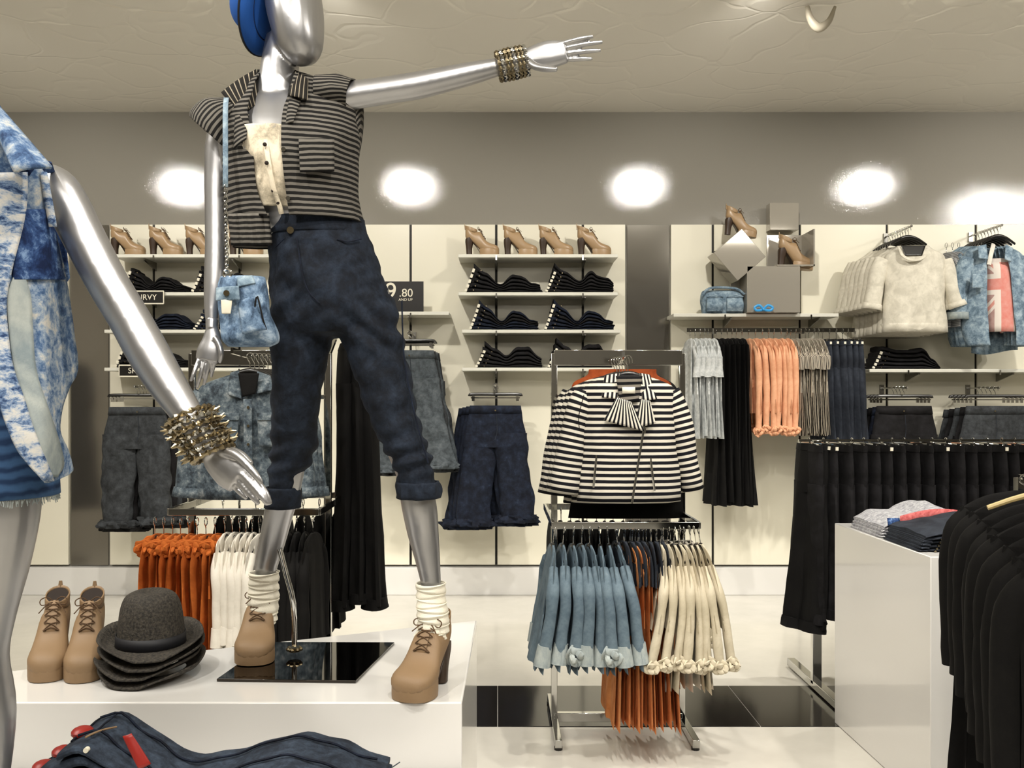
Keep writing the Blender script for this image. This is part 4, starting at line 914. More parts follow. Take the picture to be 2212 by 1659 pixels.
# --- black garments at the front right
row([make_top(1.16, .20, .03, .5, mat='black_cloth', seed=s, hx=.030, folds=.2, up=.02, name='hanging_coat', sr=.03) for s in (1, 3, 7)], 8, (1.70, 1.27), 3.04, 1.243, 'long black cardigan', 'on the nearest rail at right', 'long black cardigans', HB, jit=.012, yrot=PI/2-.2, Y2=1.90)
wh = make_hanger('wood', wide=.19); wh.location = (1.50, 2.50, 1.33); wh.rotation_euler = (0, 0, 1.3); wh['label'] = 'pale wooden hanger poking up above the black cardigans at right edge'
# ================================================================ garments shown front-on
def hooks(par_label, px, py, Yh, n, group, dx=-.012, dy=.035, clipw=0, shoulder=None, mat='black_plastic'):
    "hangers on a face-out arm, the hooks fanned towards the wall; returns nothing"
    for i in range(n):
        t = thing('clothes_hanger', 'clip hanger, %s from front, %s' % (ORD[i], par_label) if clipw else 'hanger, %s from front, %s' % (ORD[i], par_label), 'hanger', P(px, py, Yh)+Vector((dx*i, dy*i, 0)), group)
        o = Vector(t.location)
        G().tube([o+Vector(v) for v in ((.004*5, 0, -.012), (.018, 0, .004), (.010, 0, .017), (-.004, 0, .018), (-.014, 0, .006), (-.008, 0, -.012), (0, 0, -.026), (0, 0, -.055))], .002, n=6, m=3).build('hook', 'chrome', t)
        if clipw:
            G().tube([o+Vector((-clipw, 0, -.066)), o+Vector((-clipw*.9, 0, -.052)), o+Vector((0, 0, -.052)), o+Vector((clipw*.9, 0, -.052)), o+Vector((clipw, 0, -.066))], .011, n=8, m=3).build('arm', mat, t)
            G().box(o+Vector((0, -.004, -.078)), (clipw*1.9, .008, .009)).build('clip_bar', 'chrome', t)
            for s in (-1, 1): G().box(o+Vector((s*clipw*.86, -.008, -.084)), (.018, .014, .034)).build('clip', 'chrome', t)
        elif shoulder:
            w_ = shoulder
            G().loft([(o+Vector((-w_, .0, -.115)), (0, 0, .009), (0, .012, 0)), (o+Vector((-w_*.5, 0, -.075)), (0, 0, .012), (0, .013, 0)), (o+Vector((0, 0, -.058)), (0, 0, .013), (0, .013, 0)), (o+Vector((w_*.5, 0, -.075)), (0, 0, .012), (0, .013, 0)), (o+Vector((w_, 0, -.115)), (0, 0, .009), (0, .012, 0))], n=10, m=4).build('arm', mat, t)
def pants_front(label, xc, yt, yb, wt, Yp, mat, group, wb=None, cuff=True, crotch=.34, cut=1.0, seed=0, splay=0, legw=.43):
    t = thing('hanging_trousers', label, 'trousers', P(xc, yb, Yp), group); h = yb-yt; wb = wb or wt*1.5
    k = lambda f: yt+h*f
    tk = .055
    W0 = [wt*.97, wt*1.03, wt*1.12, wt*1.2, wt*1.22]; fs = [0, .06, .16, .26, crotch]
    G().loft([(P(xc, k(f), Yp), (U(w_/2, Yp), 0, 0), (0, tk*.75, 0)) for f, w_ in zip(fs, W0)], n=36, m=4, nz=.008, nf=16, seed=seed).build('hip', mat, t)
    for s in (-1, 1):
        rr = []
        for f in (crotch-.12, crotch, .5, .68, .85, .97):
            u = (f-crotch)/(1-crotch); cx = xc+s*(wt*.30+(wb/2-wb*legw/2*.98-wt*.30)*max(0, u))+splay*u; hw = wt*.31+(wb*legw/2-wt*.31)*max(0, u)
            rr.append((P(cx, k(f)-(8 if s > 0 else 0)*max(0, u), Yp-(.012 if s > 0 else 0)), (U(hw, Yp), 0, 0), (0, tk*.8, 0)))
        o = G().loft(rr, n=30, m=6, nz=.022, nf=13, seed=seed+s*3, fold=.08, fk=5).build('trouser_leg', mat, t)
        if cuff:
            c_, u_, _ = rr[-1]; c_ = Vector(c_)
            G().loft([(c_+Vector((0, 0, .025)), (u_[0]*1.04, 0, 0), (0, tk*.85, 0)), (c_+Vector((0, 0, 0)), (u_[0]*1.16, 0, 0), (0, tk*1.05, 0)), (c_+Vector((0, 0, -.03)), (u_[0]*1.08, 0, 0), (0, tk*.95, 0))], n=34, m=5, nz=.045, nf=26, seed=seed, fold=.16, fk=9, grow=False, cap=False).build('ruffled_cuff', mat, o, solid=.004)
    G().loft([(P(xc, yt-3, Yp), (U(wt*.49, Yp), 0, 0), (0, tk*.76, 0)), (P(xc, yt+h*.055, Yp), (U(wt*.515, Yp), 0, 0), (0, tk*.8, 0))], n=34, m=1, cap=False).build('waistband', mat, t, solid=.003)
    f_ = Yp-tk*.82
    G().box(P(xc, yt+4, Yp+.03), (.045, .003, .016)).build('size_tag', 'tag_white', t)
    G().cyl(P(xc, yt+h*.03, f_+.002), P(xc, yt+h*.03, f_-.008), .006, 10).build('jeans_button', 'gold', t)
    G().tube([P(xc+2, yt+h*.06, f_-.004), P(xc+4, yt+h*.2, f_-.01), P(xc-1, yt+h*.28, f_-.012)], .002, n=5, m=3).build('fly_seam', 'slate', t)
    return t
def pants_set(n, lab, xc, yt, yb, wt, Yp, mats, group, dx=-6, dyy=.05, **kw):
    for i in range(n):
        pants_front('%s, %s' % (lab, 'frontmost' if i == 0 else ORD[i]+' from front'), xc+dx*i, yt+2*i, yb+(4 if i % 2 else -3), wt, Yp+dyy*i, mats[i % len(mats)], group, seed=i*2.3+xc, **kw)
def arm(px, py, Yf, nm='face_out_arm', lab='x', p=None):
    h = P(px, py, Yf); t = thing(nm, lab, 'fixture', (h.x, 7.2, h.z), 'chrome face-out arms')
    G().cyl((h.x, 7.26, h.z+.008), (h.x, Yf-.05, h.z+.008), .006, 8).build('rod', 'chrome', t)
    G().box((h.x, 7.253, h.z), (.03, .02, .07)).build('wall_plate', 'steel', t)
    G().sphere((h.x, Yf-.052, h.z+.01), .010, 8).build('end_stop', 'chrome', t); return t
for px, py, yt, yb, wt, wb, mats, lab, nset, wh_, dx, spl in (
    (1070, 834, 879, 1138, 112, 172, ('denim_navy', 'denim_navy'), 'navy cropped trousers with ruffled cuffs', 4, 'under the middle shelves', -8, 0),
    (296, 836, 882, 1142, 122, 150, ('denim_char', 'denim_blk'), 'charcoal cropped trousers with ruffled cuffs', 4, 'under the left shelves', 10, 0),
    (884, 718, 760, 1022, 108, 196, ('denim_grey', 'denim_char'), 'grey cropped trousers with frayed cuffs', 4, 'under the short shelf', 4, 0),
    (1953, 838, 880, 1150, 120, 150, ('denim_blk', 'denim_navy'), 'black jeans clipped to a hanger', 4, 'below the folded jeans at right', -9, 0),
    (2150, 838, 880, 1150, 128, 165, ('denim_char', 'denim_blk'), 'dark grey trousers clipped to a hanger', 5, 'at the right frame edge', -12, 0)):
    arm(px, py+2, 6.85, lab='short chrome arm on the wall '+wh_)
    hooks('of the %s %s' % (lab.split(' with')[0].split(' clipped')[0], wh_), px, py+2, 6.85, nset, 'clip hangers '+wh_, clipw=U(wt*.5, 6.85), dy=.06, dx=0)
    pants_set(nset, lab+' '+wh_, px, yt, yb, wt, 6.86, mats, lab+' '+wh_, dx=dx, dyy=.06, wb=wb)
def front_top(name, label, xc, yt, Yp, hw, L, mat, group, sl=None, slr=None, cuff=None, collar=None, depth=.07, seed=0, neck=26, cat='shirt', drop=34, capm=None):
    "shirt or jacket facing the camera; pixel units at Yp"
    t = thing(name, label, cat, P(xc, yt+L, Yp), group)
    rr = [(P(xc, yt+4, Yp+.01), (U(neck, Yp), 0, 0), (0, depth*.5, 0)), (P(xc, yt+drop*.5, Yp+.005), (U(hw*.68, Yp), 0, 0), (0, depth*.75, 0)), (P(xc, yt+drop, Yp), (U(hw*.94, Yp), 0, 0), (0, depth, 0)), (P(xc, yt+drop*2, Yp), (U(hw, Yp), 0, 0), (0, depth, 0)), (P(xc, yt+L*.6, Yp), (U(hw*.99, Yp), 0, 0), (0, depth*1.05, 0)), (P(xc, yt+L, Yp), (U(hw*1.08, Yp), 0, 0), (0, depth*1.05, 0))]
    G().loft(rr, n=48, m=6, nz=.012, nf=9, seed=seed, fold=.02, fk=9, cap=False, sq=.9).build('torso', mat, t, solid=.003)
    for s, pth in ((-1, sl), (1, slr)):
        if not pth: continue
        p = [P(xc+s*dx_, yt+dy_, Yp+dz_) for dx_, dy_, r_, dz_ in pth]; r = [U(q[2], Yp) for q in pth]
        o = G().tube(p, r, n=22, m=6, nz=.010, nf=12, seed=seed+s, flat=.8, cap=False).build('sleeve', mat, t, solid=.003)
        if cuff:
            d = (p[-1]-p[-2]).normalized(); G().tube([p[-1]-d*.03, p[-1]+d*.012], [r[-1]*1.1, r[-1]*1.18], n=22, m=3, nz=.006, nf=20, cap=False, flat=.85).build('cuff', cuff, o, solid=.004)
    return t
# --- black and white striped biker jackets (front one detailed)
SLL = [(88, 42, 24, 0), (103, 80, 29, -.005), (122, 160, 29, -.01), (136, 258, 32, -.01)]
SLR = [(88, 42, 24, 0), (105, 80, 28, 0), (124, 160, 26, 0), (142, 252, 24, .01)]
for i in range(4):
    Yj = 4.06+.055*i
    J = front_top('striped_jacket', ('black and white striped zip jacket, frontmost on the right rack' if i == 0 else 'black and white striped zip jacket, %s from the front on the right rack' % ORD[i]), 1355-9*i, 806+1*i, Yj, 104, 276, 'coat_stripe', 'striped jackets', sl=SLL, slr=SLR, depth=.085, seed=i*1.7, neck=30, cat='jacket')
    if i: continue
    yf_ = Yj-.095; q = lambda x, y, d=0: P(x, y, yf_+d)
    leaf('collar', (q(1306, 812, .06), q(1338, 806, .05), q(1334, 862, -.005), q(1300, 858, .01)), 'lapel_stripe', J, .006, th=.004)
    leaf('collar', (q(1382, 806, .05), q(1404, 810, .06), q(1419, 862, .01), q(1388, 866, 0)), 'lapel_stripe', J, .006, th=.004)
    leaf('lapel', (q(1332, 858, -.010), q(1364, 868, -.014), q(1392, 932, -.018), q(1304, 908, -.012)), 'lapel_stripe', J, .008, th=.005)
    leaf('lapel', (q(1384, 862, -.012), q(1404, 866, -.014), q(1416, 914, -.016), q(1370, 926, -.014)), 'lapel_stripe', J, .006, th=.005)
    leaf('neck_inside', (q(1330, 812, .0), q(1388, 812, 0), q(1380, 866, -.008), q(1340, 872, -.008)), 'coat_stripe_in', J, .0, th=.002)
    leaf('neck_label', (q(1344, 836, -.012), q(1372, 836, -.012), q(1372, 850, -.013), q(1344, 850, -.013)), 'tag_white', J, 0, n=2, th=.001)
    G().tube([q(1398, 868, -.016), q(1391, 925, -.018), q(1378, 1005, -.014), q(1365, 1088, -.008)], .0045, n=8, m=4, flat=.5).build('front_zip', 'steel', J)
    G().box(q(1393, 930, -.026), (.008, .004, .022)).build('zip_pull', 'chrome', J)
    for a_, b_ in (((1288, 990), (1282, 1053)), ((1406, 996), (1414, 1060))):
        G().tube([q(a_[0], a_[1], -.006), q((a_[0]+b_[0])/2, (a_[1]+b_[1])/2, -.01), q(b_[0], b_[1], -.006)], .0045, n=8, m=3, flat=.5).build('pocket_zip', 'chrome', J)
        G().box(q(a_[0], a_[1]-3, -.016), (.006, .004, .016)).build('zip_pull', 'chrome', J)
    G().tube([q(1262, 850, .06), q(1250, 900, -.0), q(1252, 930, .0)], .0018, n=5, m=3).build('seam', 'black_cloth', J)
hooks('of the striped jackets', 1356, 778, 4.06, 6, 'hangers of the striped jackets', dx=-.006, dy=.045, shoulder=.13)
RU = front_top('knit_pullover', 'rust knit top hanging behind the striped jackets', 1345, 794, 4.29, 112, 78, 'rust', 'rust knit tops', depth=.05, neck=72, seed=3)
front_top('knit_jersey', 'black top hanging behind the striped jackets', 1352, 800, 4.33, 116, 318, 'black_cloth', 'black tops behind the striped jackets', depth=.04, neck=60, seed=8)
# --- faded denim jackets on the left rack
DS = [(86, 44, 24, 0), (104, 90, 27, 0), (116, 170, 27, 0), (124, 262, 28, -.01)]
for i in range(3):
    D = front_top('denim_jacket', ('faded grey-blue denim jacket, frontmost on the left rack' if i == 0 else 'faded grey-blue denim jacket, %s from the front on the left rack' % ORD[i]), 530+12*i, 806, 4.08+.07*i, 104, 270, 'denim_mid', 'faded denim jackets', sl=DS, slr=DS, cuff='denim_mid', depth=.08, seed=i*2.1+5, neck=34, cat='jacket')
    if i: continue
    q = lambda x, y, d=0: P(x, y, 3.985+d)
    leaf('collar', (q(498, 806, .05), q(516, 800, .05), q(522, 862, 0), (q(492, 852, .0))), 'denim_mid', D, .008, th=.005)
    leaf('collar', (q(556, 802, .05), q(584, 812, .05), q(592, 842, .01), q(556, 850, 0)), 'denim_mid', D, .008, th=.005)
    leaf('neck_inside', (q(514, 806, .0), q(560, 806, 0), q(552, 850, -.004), q(524, 858, -.004)), 'black_cloth', D, 0, th=.002)  # plain black sheet across the neck opening
    leaf('placket', (q(526, 862, -.012), q(544, 862, -.012), q(546, 1070, -.004), q(528, 1070, -.004)), 'denim_mid', D, .004, th=.004)
    for y_ in (880, 920, 960, 1000, 1040): G().cyl(q(536, y_, -.012), q(536, y_, -.022), .006, 10).build('jacket_button', 'gold', D)
    for xa_, xb_ in ((466, 516), (556, 606)):
        leaf('chest_pocket', (q(xa_, 900, -.012), q(xb_, 900, -.012), q(xb_-4, 965, -.012), q(xa_+4, 965, -.012)), 'denim_mid', D, .004, th=.005)
        leaf('pocket_flap', (q(xa_-2, 892, -.017), q(xb_+2, 892, -.017), q(xb_, 908, -.019), q(xa_, 908, -.019)), 'denim_mid', D, .002, th=.004)
hooks('of the denim jackets', 540, 772, 4.08, 9, 'hangers of the denim jackets', dx=.012, dy=.03, shoulder=.13)
# --- oatmeal sweatshirts on the wall
SW = [(66, 34, 17, 0), (74, 60, 18, -.01), (84, 100, 15, -.03), (96, 132, 16, -.04)]
SWL = [(66, 34, 17, 0), (76, 60, 18, -.01), (84, 100, 17, -.02), (90, 138, 18, -.02)]
arm(1962, 494, 6.85, lab='chrome wall arm carrying the oatmeal sweatshirts')
for i in range(7):
    A = front_top('sweatshirt', ('oatmeal crew-neck sweatshirt, frontmost on the wall arm' if i == 0 else 'oatmeal crew-neck sweatshirt, %s from front on the wall arm' % ORD[i]), 1973-10*i, 528+2*i, 6.87+.045*i, 66, 190, 'oat', 'oatmeal sweatshirts', sl=SWL, slr=SW, cuff='oat', depth=.10, seed=i*1.3, neck=34, cat='sweatshirt', drop=26)
    if i == 0:
        q = lambda x, y, d=0: P(x, y, 6.75+d)
        G().tube([q(1942, 533, .06), q(1950, 552, .005), q(1972, 562, -.012), q(1994, 556, .0), q(2004, 538, .06)], .012, n=10, m=4, flat=.5).build('neckband', 'oat', A)
        G().loft([q_ for q_ in [(P(1973, 700, 6.87), (U(71, 6.87), 0, 0), (0, .108, 0)), (P(1974, 719, 6.87), (U(66, 6.87), 0, 0), (0, .10, 0))]], n=40, m=3, cap=False, nz=.006, nf=10).build('hem_band', 'oat', A, solid=.006)
        leaf('neck_inside', (q(1946, 530, .04), q(2000, 530, .04), q(1992, 552, .01), q(1955, 552, .01)), 'black_plastic', A, 0, th=.002)  # flat black sheet filling the neck of the front sweatshirt
hooks('of the oatmeal sweatshirts', 1962, 494, 6.85, 8, 'hangers of the oatmeal sweatshirts', dx=0, dy=.045, shoulder=.13)
# --- denim shirt over a tank with a faded flag print
arm(2156, 492, 6.85, lab='chrome wall arm carrying the denim shirt and flag tank')
tk = thing('tank_top', 'white tank top with a faded red cross flag print under the denim shirt', 'tank top', P(2160, 718, 6.86))
tkm = Mat('faded_flag_print', (226, 216, 206), .9)
uvn = tkm.n('ShaderNodeTexCoord'); sp_ = tkm.n('ShaderNodeSeparateXYZ'); tkm.lk(uvn.outputs['Object'], sp_.inputs[0])
def mth(op, a, b=None):
    x = tkm.n('ShaderNodeMath', operation=op)
    for i_, v_ in enumerate((a, b)):
        if v_ is None: continue
        if isinstance(v_, (int, float)): x.inputs[i_].default_value = v_
        else: tkm.lk(v_, x.inputs[i_])
    return x.outputs[0]
ax_ = mth('ABSOLUTE', mth('SUBTRACT', sp_.outputs['X'], .008)); az_ = mth('ABSOLUTE', mth('SUBTRACT', sp_.outputs['Z'], .34))
dg1 = mth('ABSOLUTE', mth('SUBTRACT', mth('MULTIPLY', ax_, 1.5), az_))
def less(a, v): return mth('LESS_THAN', a, v)
def mix(f, a, b):
    x = tkm.n('ShaderNodeMix', data_type='RGBA'); tkm.lk(f, x.inputs[0])
    for i_, v_ in ((6, a), (7, b)):
        if isinstance(v_, tuple): x.inputs[i_].default_value = lin(v_)
        else: tkm.lk(v_, x.inputs[i_])
    return x.outputs[2]
base = (150, 96, 92)
c_ = mix(less(dg1, .045), base, (226, 214, 204)); c_ = mix(less(dg1, .016), c_, (206, 120, 104))
cr_ = mth('MAXIMUM', less(ax_, .085), less(az_, .075)); c_ = mix(cr_, c_, (228, 218, 208))
cr_ = mth('MAXIMUM', less(ax_, .045), less(az_, .04)); c_ = mix(cr_, c_, (212, 96, 82))
up_ = mth('GREATER_THAN', sp_.outputs['Z'], .50); c_ = mix(up_, c_, (220, 208, 200))
wn = tkm.noise(22); fz = tkm.n('ShaderNodeMath', operation='MULTIPLY'); fz.inputs[1].default_value = .55; tkm.lk(wn, fz.inputs[0]); c_ = mix(fz.outputs[0], c_, (226, 214, 204)); tkm.color(c_)
G().loft([(P(2160, 560, 6.86), (U(26, 6.86), 0, 0), (0, .05, 0)), (P(2160, 590, 6.86), (U(33, 6.86), 0, 0), (0, .08, 0)), (P(2160, 650, 6.86), (U(35, 6.86), 0, 0), (0, .09, 0)), (P(2161, 718, 6.86), (U(38, 6.86), 0, 0), (0, .09, 0))], n=40, m=5, nz=.008, nf=9, cap=False).build('torso', tkm.m, tk, solid=.003)
for s in (-1, 1): G().tube([P(2160+s*24, 572, 6.79), P(2160+s*20, 552, 6.80), P(2160+s*16, 536, 6.84), P(2160+s*14, 528, 6.90)], .016, n=10, m=3, flat=.4).build('shoulder_strap', 'white_cloth', tk)
for i in range(4):
    A = thing('denim_shirt', ('light blue denim shirt worn open over the flag tank' if i == 0 else 'light blue denim shirt, %s from the front on the far right wall arm' % ORD[i]), 'shirt', P(2130, 760, 6.88), 'light blue denim shirts on the wall')
    Ya = 6.88+.05*i; o_ = -9*i; ar = lambda py, xL, xR, oL, oR, hd: arc(py, xL+o_, xR+o_, oL+o_, oR+o_, Ya, hd)
    G().loft([ar(534, 2098, 2182, 2126, 2168, .05), ar(552, 2080, 2208, 2128, 2176, .10), ar(590, 2076, 2216, 2132, 2182, .12), ar(660, 2076, 2220, 2133, 2190, .125), ar(720, 2078, 2222, 2136, 2194, .125), ar(748, 2084, 2224, 2140, 2196, .125)], n=60, m=5, a=(0, 1), nz=.014, nf=9, seed=i*3, fold=.02, fk=9).build('torso', 'bag_blue', A, solid=.004)
    for s, pth in ((-1, [(2092, 560, 17), (2080, 590, 17), (2073, 640, 16), (2070, 690, 17)]), (1, [(2206, 560, 17), (2222, 590, 17), (2228, 640, 16), (2232, 700, 17)])):
        p = [P(a_+o_, b_, Ya-.03) for a_, b_, c2 in pth]
        o = G().tube(p, [U(c2, Ya) for a_, b_, c2 in pth], n=18, m=5, nz=.012, nf=12, seed=s+i, cap=False, flat=.9).build('sleeve', 'bag_blue', A, solid=.003)
        G().tube([p[-1]+Vector((0, 0, .05)), p[-1]], [.064, .068], n=18, m=3, cap=False, nz=.005, nf=20).build('cuff', 'cuff_pale', o, solid=.004)
    if i == 0:
        q = lambda x, y, d=0: P(x, y, 6.75+d)
        leaf('collar', (q(2112, 532, .02), q(2130, 528, .04), q(2134, 560, 0), q(2114, 558, -.01)), 'bag_blue', A, .006, th=.006)
        leaf('collar', (q(2172, 528, .04), q(2188, 536, .03), q(2184, 566, 0), q(2170, 560, 0)), 'bag_blue', A, .006, th=.006)
        leaf('chest_pocket', (q(2100, 592, -.012), q(2126, 592, -.012), q(2126, 622, -.014), q(2100, 622, -.012)), 'bag_blue', A, .003, th=.006)
        G().grid([[P(x, 742+k*18+6*math.sin((x-2090)*.045), 6.92-.04*math.sin((x-2100)/90*PI)) for x in range(2100, 2196, 6)] for k in range(3)], lambda i, j: (j, i), False)
        gt = G(); gt.grid([[P(x, 716+k*15+5*math.sin((x-2090)*.045)*k/3, 6.96-.02*math.sin((x-2100)/90*PI)+.006*math.sin(x*.3)) for x in range(2098, 2200, 4)] for k in range(4)], lambda i, j: (j*.01, i*.02), False)
        gt.build('shirt_tail', 'bag_blue', A, solid=.004)
hooks('of the denim shirts', 2156, 492, 6.85, 8, 'hangers of the wall denim shirts', dx=0, dy=.045, shoulder=.12)
row([make_top(.62, .16, .01, .42, mat='grey_stripe_top', seed=s, hx=.025) for s in (3,)], 3, (wx(2046, 7.03), wx(2070, 7.03)), 7.03, wz(528, 7.03), 'pale grey striped top', 'behind the wall denim shirt', 'pale grey tops', HB)

# black coats on a stand just outside the left edge, seen mirrored in the tinted panel
st_ = thing('coat_stand', 'slim stand of black coats mirrored in the dark wall panel at left', 'coat stand', (-3.95, 5.9, 0))
G().cyl((-3.95, 5.9, 0), (-3.95, 5.9, 1.9), .02, 12).build('pole', 'steel', st_)
G().cyl((-3.95, 5.9, 0), (-3.95, 5.9, .03), .2, 24).build('base', 'steel', st_)
ct = thing('black_coat', 'long black coat mirrored in the dark wall panel at left', 'coat', (-3.95, 5.9, .5))
G().loft([((-3.95, 5.9, 1.85), (.08, 0, 0), (0, .05, 0)), ((-3.95, 5.9, 1.72), (.24, 0, 0), (0, .14, 0)), ((-3.95, 5.9, 1.2), (.26, 0, 0), (0, .18, 0)), ((-3.95, 5.9, .5), (.34, 0, 0), (0, .22, 0))], n=30, m=4, nz=.02, nf=6).build('coat_body', 'black_cloth', ct)
# ================================================================ folded jeans: every pair is a thing
def folded(label, group, origin, k, n, mat, prof, L, dep, sc=1.0, seed=0, tagm='tag_white', flip=1, x0f=(.0, .07), name='folded_jeans', cat='jeans', fr=None):
    "pair k of n; prof: list of (x fraction, total height of the pile there)"
    o = Vector(origin); t = thing(name, label, cat, o, group); rg = random.Random(seed*31+k)
    f0, f1 = k/n, (k+1)/n; x0 = x0f[0]+(x0f[1]-x0f[0])*f1
    if fr: f0, f1 = fr[k]**(1/1.15), fr[k+1]**(1/1.15); x0 = x0f[0]+(x0f[1]-x0f[0])*k/(n-1)
    xe = L*(1-.03*rg.random()-.02*f0)
    rings = []
    for i in range(15):
        s = i/14; x = x0+(xe-x0)*s; xf = x/L; h = prof[0][1]
        for (a, ha), (b_, hb_) in zip(prof[:-1], prof[1:]):
            if a <= xf <= b_ or (b_ == prof[-1][0] and xf > b_): u = (xf-a)/(b_-a); u = u*u*(3-2*u); h = ha+(hb_-ha)*min(1, u); break
        h *= sc
        lo, hi = h*f0**1.15, h*f1**1.15
        hd = dep/2*(1+.05*rg.uniform(-1, 1))
        rings.append((o+Vector((flip*x, 0, (lo+hi)/2)), (0, -hd, 0), (0, 0, (hi-lo)/2*.93+.0005)))
    g = G().loft(rings, n=24, m=3, sq=.55, nz=.014 if dep > .3 else .012 if L > .7 else .006, nf=16, seed=seed+k)
    g.build('denim', mat, t)
    h0 = prof[0][1]*sc; zlo, zhi = prof[0][1]*sc*f0**1.15, prof[0][1]*sc*f1**1.15
    c = o+Vector((flip*(x0+.004), -dep*.32, (zlo+zhi)/2)); 
    G().loft([(o+Vector((flip*(x0-.003), 0, (zlo+zhi)/2)), (0, -dep/2*.96, 0), (0, 0, (zhi-zlo)/2*.9)), (o+Vector((flip*(x0+.03), 0, (zlo+zhi)/2*1.02)), (0, -dep/2*1.01, 0), (0, 0, (zhi-zlo)/2*1.03))], n=20, m=2, sq=.55).build('waistband', mat, t)
    if tagm == 'tag_white' : G().box(c+Vector((-flip*.006, -dep*.19, 0)), (.018, .01, max(.008, (zhi-zlo)*.7)), rot=Matrix.Rotation(.3, 3, 'Y')).build('size_tag', tagm, t)
    elif tagm and k > 0:
        def hz(x):
            for (a, ha), (b_, hb_) in zip(prof[:-1], prof[1:]):
                if a <= x/L <= b_: u = (x/L-a)/(b_-a); return (ha+(hb_-ha)*u*u*(3-2*u))*sc+.006
            return prof[-1][1]*sc
        G().sphere(o+Vector((x0+.014, -dep*.10, hz(x0+.014)*f1**1.15-.002)), .021, 14, (1.0, 1.2, .55)).build('leather_patch', tagm, t)
        if k == n-1:      # side seam, hem seam and pocket edge of the top pair
            for yy, xa_, xb_ in ((-.055, x0+.02, L*.95), (.05, x0+.02, L*.95)):
                G().tube([o+Vector((xa_+(xb_-xa_)*i/14, yy+.012*math.sin(i*.9), hz(xa_+(xb_-xa_)*i/14))) for i in range(15)], .0028, n=6, m=3).build('side_seam', 'denim_navy', t)
            for dx_ in (.012, .05):
                G().tube([o+Vector((x0+dx_, -dep*.30+dep*.60*i/6, hz(x0+dx_)-.004+.001*(i % 2))) for i in range(7)], .0022, n=6, m=3).build('waistband_seam', 'denim_navy', t)
            G().tube([o+Vector((x0+.05+.03*i/5, -.09+.022*i, hz(x0+.05+.03*i/5)+.001)) for i in range(5)], .002, n=6, m=3).build('pocket_seam', 'tan', t)
        for sx in ((.30,) if k == 4 else ()):
            px_ = o+Vector((x0+sx*.2, -dep*.5-.003, prof[2][1]*(f0+f1)/2)); G().cyl(px_+Vector((0, .01, 0)), px_, .005, 10).build('rivet', 'tag_white', t)
    G().cyl(c+Vector((flip*.05, -dep*.2-.004, .0)), c+Vector((flip*.05, -dep*.2+.004, 0)), .004, 8).build('rivet', 'gold', t)
    return t
PR = [(0, .16), (.1, .20), (.25, .14), (.46, .055), (.62, .12), (.74, .11), (.86, .065), (1.0, .05)]
PR2 = [(0, .14), (.08, .22), (.25, .15), (.5, .08), (.66, .15), (.78, .11), (.9, .10), (1.0, .06)]
PR3 = [(0, .10), (.1, .16), (.3, .11), (.46, .07), (.62, .12), (.8, .12), (.9, .07), (1.0, .05)]
POS = ['bottom', 'second from bottom', 'third from bottom', 'fourth from bottom', 'fifth from bottom', 'sixth from bottom']
def pile(x0, x1, py, where, mat, prof, n=5, Yf=7.1, dep=.22, sc=1.0, seed=0, mats=None, **kw):
    o = Vector((wx(x0, Yf-.1), Yf, wz(py, 6.98)+.001)); L = wx(x1, Yf-.1)-o.x
    for k in range(n):
        folded('folded black jeans, %s of the pile %s' % ('topmost' if k == n-1 else POS[k], where), 'folded jeans '+where, o, k, n, (mats or [mat])[k % len(mats or [mat])], prof, L, dep, sc, seed, **kw)
pile(1003, 1172, 631, 'at left on the second middle shelf', 'denim_blk', PR, sc=1.12, seed=1)
pile(1178, 1328, 631, 'at right on the second middle shelf', 'denim_blk', PR2, sc=1.1, seed=2, n=6)
pile(1014, 1166, 712, 'at left on the third middle shelf', 'denim_navy', PR, sc=1.2, seed=3, mats=['denim_navy', 'denim_navy', 'denim_navy', 'denim_blk', 'denim_blk'], n=6)
pile(1176, 1330, 712, 'at right on the third middle shelf', 'denim_navy', PR, sc=1.2, seed=4, mats=['denim_navy', 'denim_navy', 'denim_navy', 'denim_blk'], n=6)
pile(1026, 1174, 794, 'at left on the lowest middle shelf', 'denim_blk', PR3, sc=1.3, seed=5)
pile(1182, 1324, 794, 'at right on the lowest middle shelf', 'denim_blk', PR3, sc=1.45, seed=6)
pile(262, 402, 631, 'at left on the second left shelf', 'denim_blk', PR, sc=1.0, seed=7)
pile(414, 562, 631, 'at right on the second left shelf', 'denim_blk', PR2, sc=1.0, seed=8)
pile(262, 414, 712, 'at left on the third left shelf', 'denim_navy', PR3, sc=1.0, seed=9)
pile(418, 566, 712, 'at right on the third left shelf', 'denim_navy', PR3, sc=1.0, seed=10)
pile(248, 404, 794, 'at left on the lowest left shelf', 'denim_blk', PR, sc=1.0, seed=11)
pile(416, 560, 794, 'at right on the lowest left shelf', 'denim_blk', PR3, sc=1.0, seed=12)
pile(1882, 2032, 797, 'under the oatmeal sweatshirts', 'denim_blk', [(0, .12), (.15, .155), (.4, .13), (.62, .13), (.75, .145), (.85, .08), (1, .02)], sc=1.1, seed=13)
